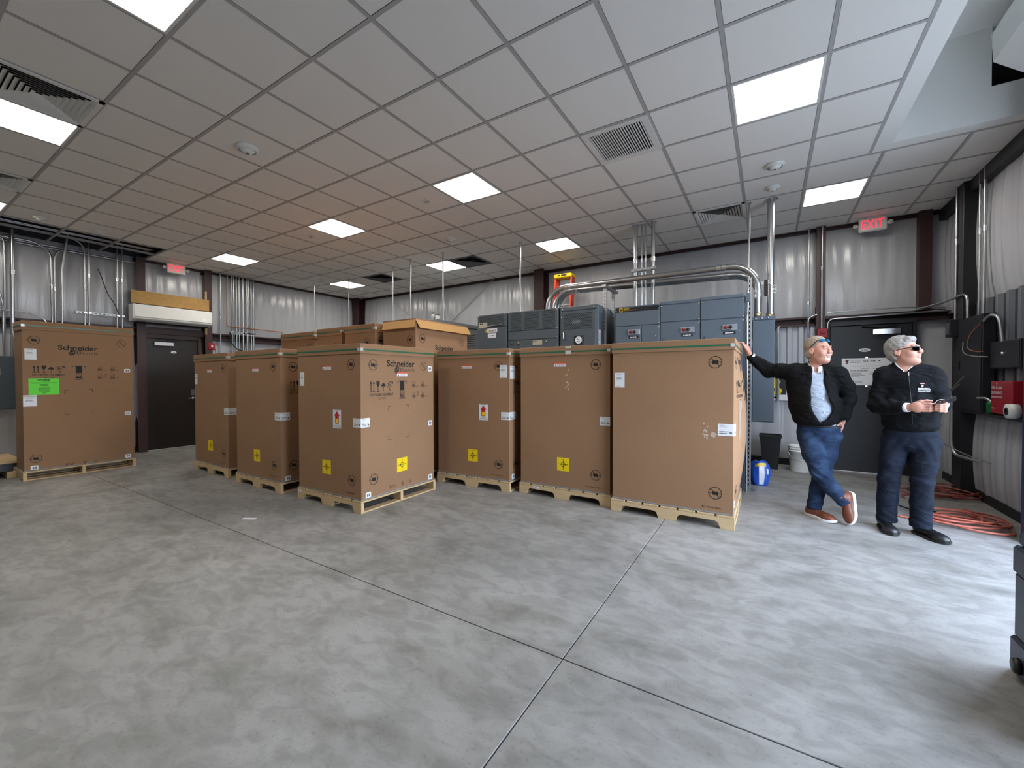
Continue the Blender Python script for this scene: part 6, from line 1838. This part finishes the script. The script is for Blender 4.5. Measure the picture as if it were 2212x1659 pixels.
# ---------------------------------------------------------------- the man holding a phone
def man_phone():
    az = math.radians(12.304)
    t = thing('person', 'man in navy fleece and sunglasses standing with a phone in both hands', 'person', (1.06, 4.86, 0), -az)
    hc = (-.055, .004, 1.584); turn = 1.12
    v = Vol((-.36, -.38, .02), (.32, .26, 1.76), .0042)
    R_ = head(v, hc, turn, .0, -.17, .8)
    v.cone((-.070, .030, 1.53), (-.050, .035, 1.40), .062, .070, .03)
    v.ell((-.03, .03, 1.27), (.15, .10, .17), .05); v.ell((-.02, .01, 1.02), (.15, .11, .18), .05); v.ell((-.015, .02, .86), (.14, .10, .10), .04)
    v.chain([(-.195, .03, 1.355), (-.245, -.02, 1.09), (-.045, -.245, 1.108)], [.052, .044, .028], .03)
    v.chain([(.130, .03, 1.36), (.168, -.01, 1.12), (.165, -.205, 1.140)], [.052, .044, .028], .03)
    # right hand: back of the hand to the viewer, fingers reaching round the phone
    v.cone((-.040, -.250, 1.108), (.030, -.285, 1.116), .028, .034, .02, flat=((.3, 1, .15), .58))
    v.ell((.028, -.283, 1.114), (.044, .019, .042), .018)
    for (dz, ln, r) in ((.032, 1.0, .0095), (.011, 1.05, .0098), (-.010, .98, .0095), (-.030, .82, .0086)):
        finger(v, [(.062, -.292, 1.115+dz), (.098*1, -.300, 1.117+dz*.95), (.098+.030*ln, -.292, 1.119+dz*.85), (.098+.050*ln, -.272, 1.121+dz*.8)], r)
    finger(v, [(.010, -.278, 1.146), (.045, -.285, 1.166), (.082, -.280, 1.172), (.108, -.272, 1.170)], .0105)
    # left hand: holds the phone from below
    v.cone((.166, -.210, 1.138), (.172, -.265, 1.130), .027, .033, .02, flat=((1, .1, .3), .62))
    v.ell((.170, -.262, 1.128), (.030, .036, .030), .018)
    for (dz, ln, r) in ((.020, 1.0, .0095), (.002, 1.0, .0095), (-.016, .95, .0092), (-.033, .8, .0085)):
        finger(v, [(.188, -.283, 1.122+dz), (.180, -.312, 1.122+dz), (.155, -.322, 1.124+dz), (.128, -.314, 1.124+dz*.9)], r)
    finger(v, [(.186, -.250, 1.150), (.188, -.275, 1.166), (.180, -.298, 1.172)], .0105)
    v.chain([(-.105, .01, .82), (-.145, -.02, .47), (-.155, .01, .09)], [.08, .052, .038], .03)
    v.chain([(.080, .01, .82), (.063, -.02, .48), (.060, .02, .09)], [.08, .052, .038], .03)
    v.mesh('body', skin, t)
    eyes(t, hc, R_)
    h0 = np.array(hc); Ri = R_.T
    def HP(x, y, z): return tuple(h0+R_ @ np.array((x, y, z)))
    # hair
    v = Vol((-.25, -.16, 1.46), (.10, .18, 1.78), .0035); v.frame(hc, R_)
    v.ell((0, .030, .050), (.087, .108, .100), .015); v.ell((0, .058, -.02), (.080, .070, .07), .02); v.ell((0, -.055, .095), (.055, .036, .028), .02); v.ell((0, .085, .03), (.06, .05, .06), .02)
    v.frame()
    def hl(X, Y, Z):
        x = Ri[0, 0]*(X-h0[0])+Ri[0, 1]*(Y-h0[1])+Ri[0, 2]*(Z-h0[2]); y = Ri[1, 0]*(X-h0[0])+Ri[1, 1]*(Y-h0[1])+Ri[1, 2]*(Z-h0[2]); z = Ri[2, 0]*(X-h0[0])+Ri[2, 1]*(Y-h0[1])+Ri[2, 2]*(Z-h0[2])
        top = -.090-y-.2*(z-.10)
        front = np.where((z < .070+.0*x), -.030-y-.55*(z-.0), -1)
        side = np.where(z < .030, (-.022-y), -1)
        ear = np.where((z < .012) & (y < .036), .01, -1)
        return np.maximum(np.maximum(np.maximum(top, side), ear), np.maximum(front, -.074-z))
    v.clip(hl); v.wrinkle(lambda X, Y, Z: .0022*np.sin(46*X+60*Z+3*np.sin(40*Y))*np.sin(38*Y+40*Z+3*np.sin(44*X))+.0012*np.sin(190*X+120*Z+2*np.sin(90*Y))*np.sin(170*Y-60*Z))
    hairm = mat('grey_hair', rgb(176,172,166), .6, noise=.1, nscale=26, stretch=(1,1,3), col2=rgb(78,76,74), bump=.5, bscale=90)
    v.mesh('hair', hairm, t)
    for s_ in (-1, 1): MB().tube([HP(s_*.014, -.0955, .028), HP(s_*.032, -.094, .034), HP(s_*.048, -.081, .027)], .0030, 6).build('eyebrow', hairm, t)
    # sunglasses
    m = MB()
    for s_ in (-1, 1): m.tube([HP(s_*.084, .020, .012), HP(s_*.083, -.03, .014), HP(s_*.070, -.082, .014)], .0035, 6)
    m.tube([HP(-.070, -.082, .015), HP(-.035, -.102, .018), HP(0, -.108, .015), HP(.035, -.102, .018), HP(.070, -.082, .015)], .0038, 6)
    fr_ = m.build('sunglasses', M['black_plastic'], t)
    for s_ in (-1, 1):
        m = MB(); pts = []
        for a in np.linspace(0, 2*pi, 19)[:-1]:
            x = s_*.036+.030*math.cos(a)*abs(math.cos(a))**-.2 if abs(math.cos(a)) > .05 else s_*.038
            z = .002+.021*math.sin(a)
            pts.append((x, -.108+.40*max(0, abs(x)-.015)**1.0*.9, z))
        n_ = len(pts); m.add([HP(*p) for p in pts]+[HP(p[0], p[1]+.003, p[2]) for p in pts], [tuple(range(n_)), tuple(range(n_, 2*n_))[::-1]]+[(i, (i+1) % n_, n_+(i+1) % n_, n_+i) for i in range(n_)])
        m.build('lens', mat('dark_lens', rgb(3,3,4), .6, spec=.0) if 'dark_lens' not in bpy.data.materials else bpy.data.materials['dark_lens'], fr_, fix=True)
    # fleece
    v = Vol((-.36, -.34, .84), (.32, .26, 1.50), .006)
    v.ell((-.03, .035, 1.28), (.195, .135, .17), .05); v.ell((-.022, -.005, 1.07), (.198, .170, .18), .06); v.ell((-.014, .0, .945), (.188, .148, .075), .05)
    v.cone((-.175, .035, 1.375), (.115, .035, 1.378), .080, .078, .05); v.cone((-.045, .04, 1.39), (-.055, .035, 1.445), .105, .082, .03)
    v.chain([(-.175, .035, 1.345), (-.216, .01, 1.20), (-.228, -.02, 1.100)], [.086, .072, .067], .03); v.chain([(-.228, -.02, 1.100), (-.15, -.13, 1.102), (-.062, -.225, 1.108)], [.067, .060, .050], .02); v.cone((-.175, .04, 1.37), (-.06, .045, 1.44), .070, .060, .04); v.cone((.10, .04, 1.37), (-.03, .045, 1.44), .070, .060, .04)
    v.chain([(.112, .035, 1.35), (.150, .01, 1.22), (.168, -.005, 1.125)], [.084, .068, .062], .03); v.chain([(.168, -.005, 1.125), (.166, -.185, 1.142)], [.060, .047], .02)
    v.cone((-.064, .020, 1.54), (-.050, .015, 1.42), .082, .062, .02, cut=True)
    v.wrinkle(folds(.0038, 24, 38, 34, 2.2)); v.wrinkle(lambda X, Y, Z: .0045*np.sin(70*X+60*Z)*np.exp(-((X+.20)/.07)**2-((Z-1.13)/.12)**2)+.003*np.sin(80*X-30*Z)*np.exp(-((Z-1.10)/.10)**2))
    v.clip(lambda X, Y, Z: .888-Z)
    jk = v.mesh('fleece_jacket', navy_fleece, t)
    m = MB(); m.smooth = True
    def col(i, j):
        a = -pi/2+.16+(2*pi-.32)*i; fr = max(0, 1-min(i, 1-i)/.16); r = .098-.016*j
        return (-.048+r*1.02*math.cos(a), .028+r*.95*math.sin(a), 1.432+.066*j-.030*fr*j+.016*math.sin(a)-.036*fr)
    m.grid(col, 44, 4); c_ = m.build('collar', navy_fleece, jk); sm = c_.modifiers.new('thickness', 'SOLIDIFY'); sm.thickness = .006
    m = MB(); m.smooth = True
    def scol(i, j):
        a = -pi/2+.12+(2*pi-.24)*i; fr = max(0, 1-min(i, 1-i)/.16); r = .083-.008*j
        return (-.050+r*1.02*math.cos(a), .026+r*.95*math.sin(a), 1.452+.056*j-.034*fr*j+.016*math.sin(a)-.040*fr)
    m.grid(scol, 44, 3); c_ = m.build('shirt_collar', white_cloth, t); sm = c_.modifiers.new('thickness', 'SOLIDIFY'); sm.thickness = .003
    def front_y(x, z):      # front of the fleece, for things lying on it
        a = max(0, 1-((x+.022)/.198)**2-((z-1.07)/.18)**2); b = max(0, 1-((x+.03)/.195)**2-((z-1.28)/.17)**2)
        return min(-.005-.170*math.sqrt(a), .035-.135*math.sqrt(b))
    zp = [(-.030+.030*math.sin((1.4-z)*3), front_y(-.02, z)-.012, z) for z in np.linspace(1.39, .90, 14)]
    MB().tube(zp, .0022, 6).build('zip', M['black_plastic'], jk); MB().bbox(zp[0][0]-.004, zp[0][0]+.004, zp[0][1]-.006, zp[0][1], 1.372, 1.402, .001).build('zip_pull', M['chrome'], jk, fix=True)
    for x in (-.165, .150): MB().tube([(x, front_y(x, 1.0)-.006, 1.01), (x-.004, front_y(x, .94)-.006, .93)], .003, 6).build('pocket_zip', M['black_plastic'], jk)
    # embroidered badge
    F = Face((.030, front_y(.075, 1.30)-.030, 1.245), (1, .30, 0), (0, .0, 1))
    j = Ink(F, .001); j.rect(.014, .058, .042, .066); j.poly([(.018, .050), (.038, .050), (.032, .038), (.024, .038)]); j.rect(.022, .030, .034, .038); j.build('emblem', mat('pink_thread', rgb(226,170,182), .8), jk)
    j = Ink(F, .001); j.bars(.0, .018, .0070, .072); j.build('badge_line', white_cloth, jk); j = Ink(F, .001); j.text('High Performance', .0, .006, .0080, .078, bold=.03); j.build('badge_line', white_cloth, jk); j = Ink(F, .001); j.text('Computing Center', .0, -.007, .0080, .078, bold=.03); j.build('badge_line', white_cloth, jk)
    for (p, d, r) in (((-.038, -.246, 1.109), (.07, -.05, .004), .047), ((.167, -.200, 1.141), (-.01, -.09, -.0), .050)):
        MB().lathe([(.9*r, -.024), (r, -.022), (.94*r, .024), (.86*r, .026), (.8*r, .0)], n=20).build('cuff', white_cloth, jk).matrix_local = Matrix.Translation(p) @ Vector(d).to_track_quat('Z', 'Y').to_matrix().to_4x4() @ Matrix.Scale(.84, 4)
    # trousers
    v = Vol((-.30, -.24, .04), (.28, .24, .93), .0065)
    v.ell((-.015, .015, .875), (.182, .128, .075), .04); v.ell((-.015, .025, .79), (.192, .132, .085), .05)
    v.chain([(-.108, .012, .78), (-.130, -.005, .62), (-.146, -.015, .47), (-.156, .0, .28), (-.160, .012, .075)], [.100, .088, .076, .072, .072], .022)
    v.chain([(.080, .012, .78), (.072, -.005, .62), (.064, -.015, .47), (.060, .0, .28), (.058, .015, .075)], [.102, .088, .076, .072, .074], .022)
    v.wrinkle(folds(.0016, 22, 34, 40, .9)); v.wrinkle(lambda X, Y, Z: .003*np.sin(95*Z+50*X+20*Y)*np.exp(-((Z-.12)/.05)**2)+.002*np.sin(60*Z-70*X)*np.exp(-((Z-.46)/.10)**2)+.003*np.sin(40*Z+80*np.abs(X+.015))*np.exp(-((Z-.76)/.07)**2))
    v.clip(lambda X, Y, Z: np.maximum(.072-Z, Z-.915))
    v.mesh('trousers', chino, t)
    shoe(t, (-.192, .095, 0), (.075, -.26, 0), (0, 0, 1), black_leather, M['black_plastic'], L=.305, heel=.018)
    shoe(t, (.020, .085, 0), (.19, -.21, 0), (0, 0, 1), black_leather, M['black_plastic'], L=.305, heel=.018)
    # the phone is held, so it is a thing of its own
    a = -az; c_, s_ = math.cos(a), math.sin(a); p = (.178, -.288, 1.160)
    ph = thing('phone', 'black mobile phone held in both hands by the man in sunglasses', 'phone', (1.06+p[0]*c_-p[1]*s_, 4.86+p[0]*s_+p[1]*c_, p[2]), a)
    b = MB().bbox(-.072, .072, -.036, .036, -.004, .004, .0025).build('case', M['black_plastic'], ph, fix=True)
    g = MB().box(-.068, .068, -.033, .033, .004, .0046).build('screen', mat('screen_glass', rgb(20,22,28), .08), ph)
    for o in (b, g): o.rotation_euler = (-.5, -.50, .15)
    return t
man_phone()
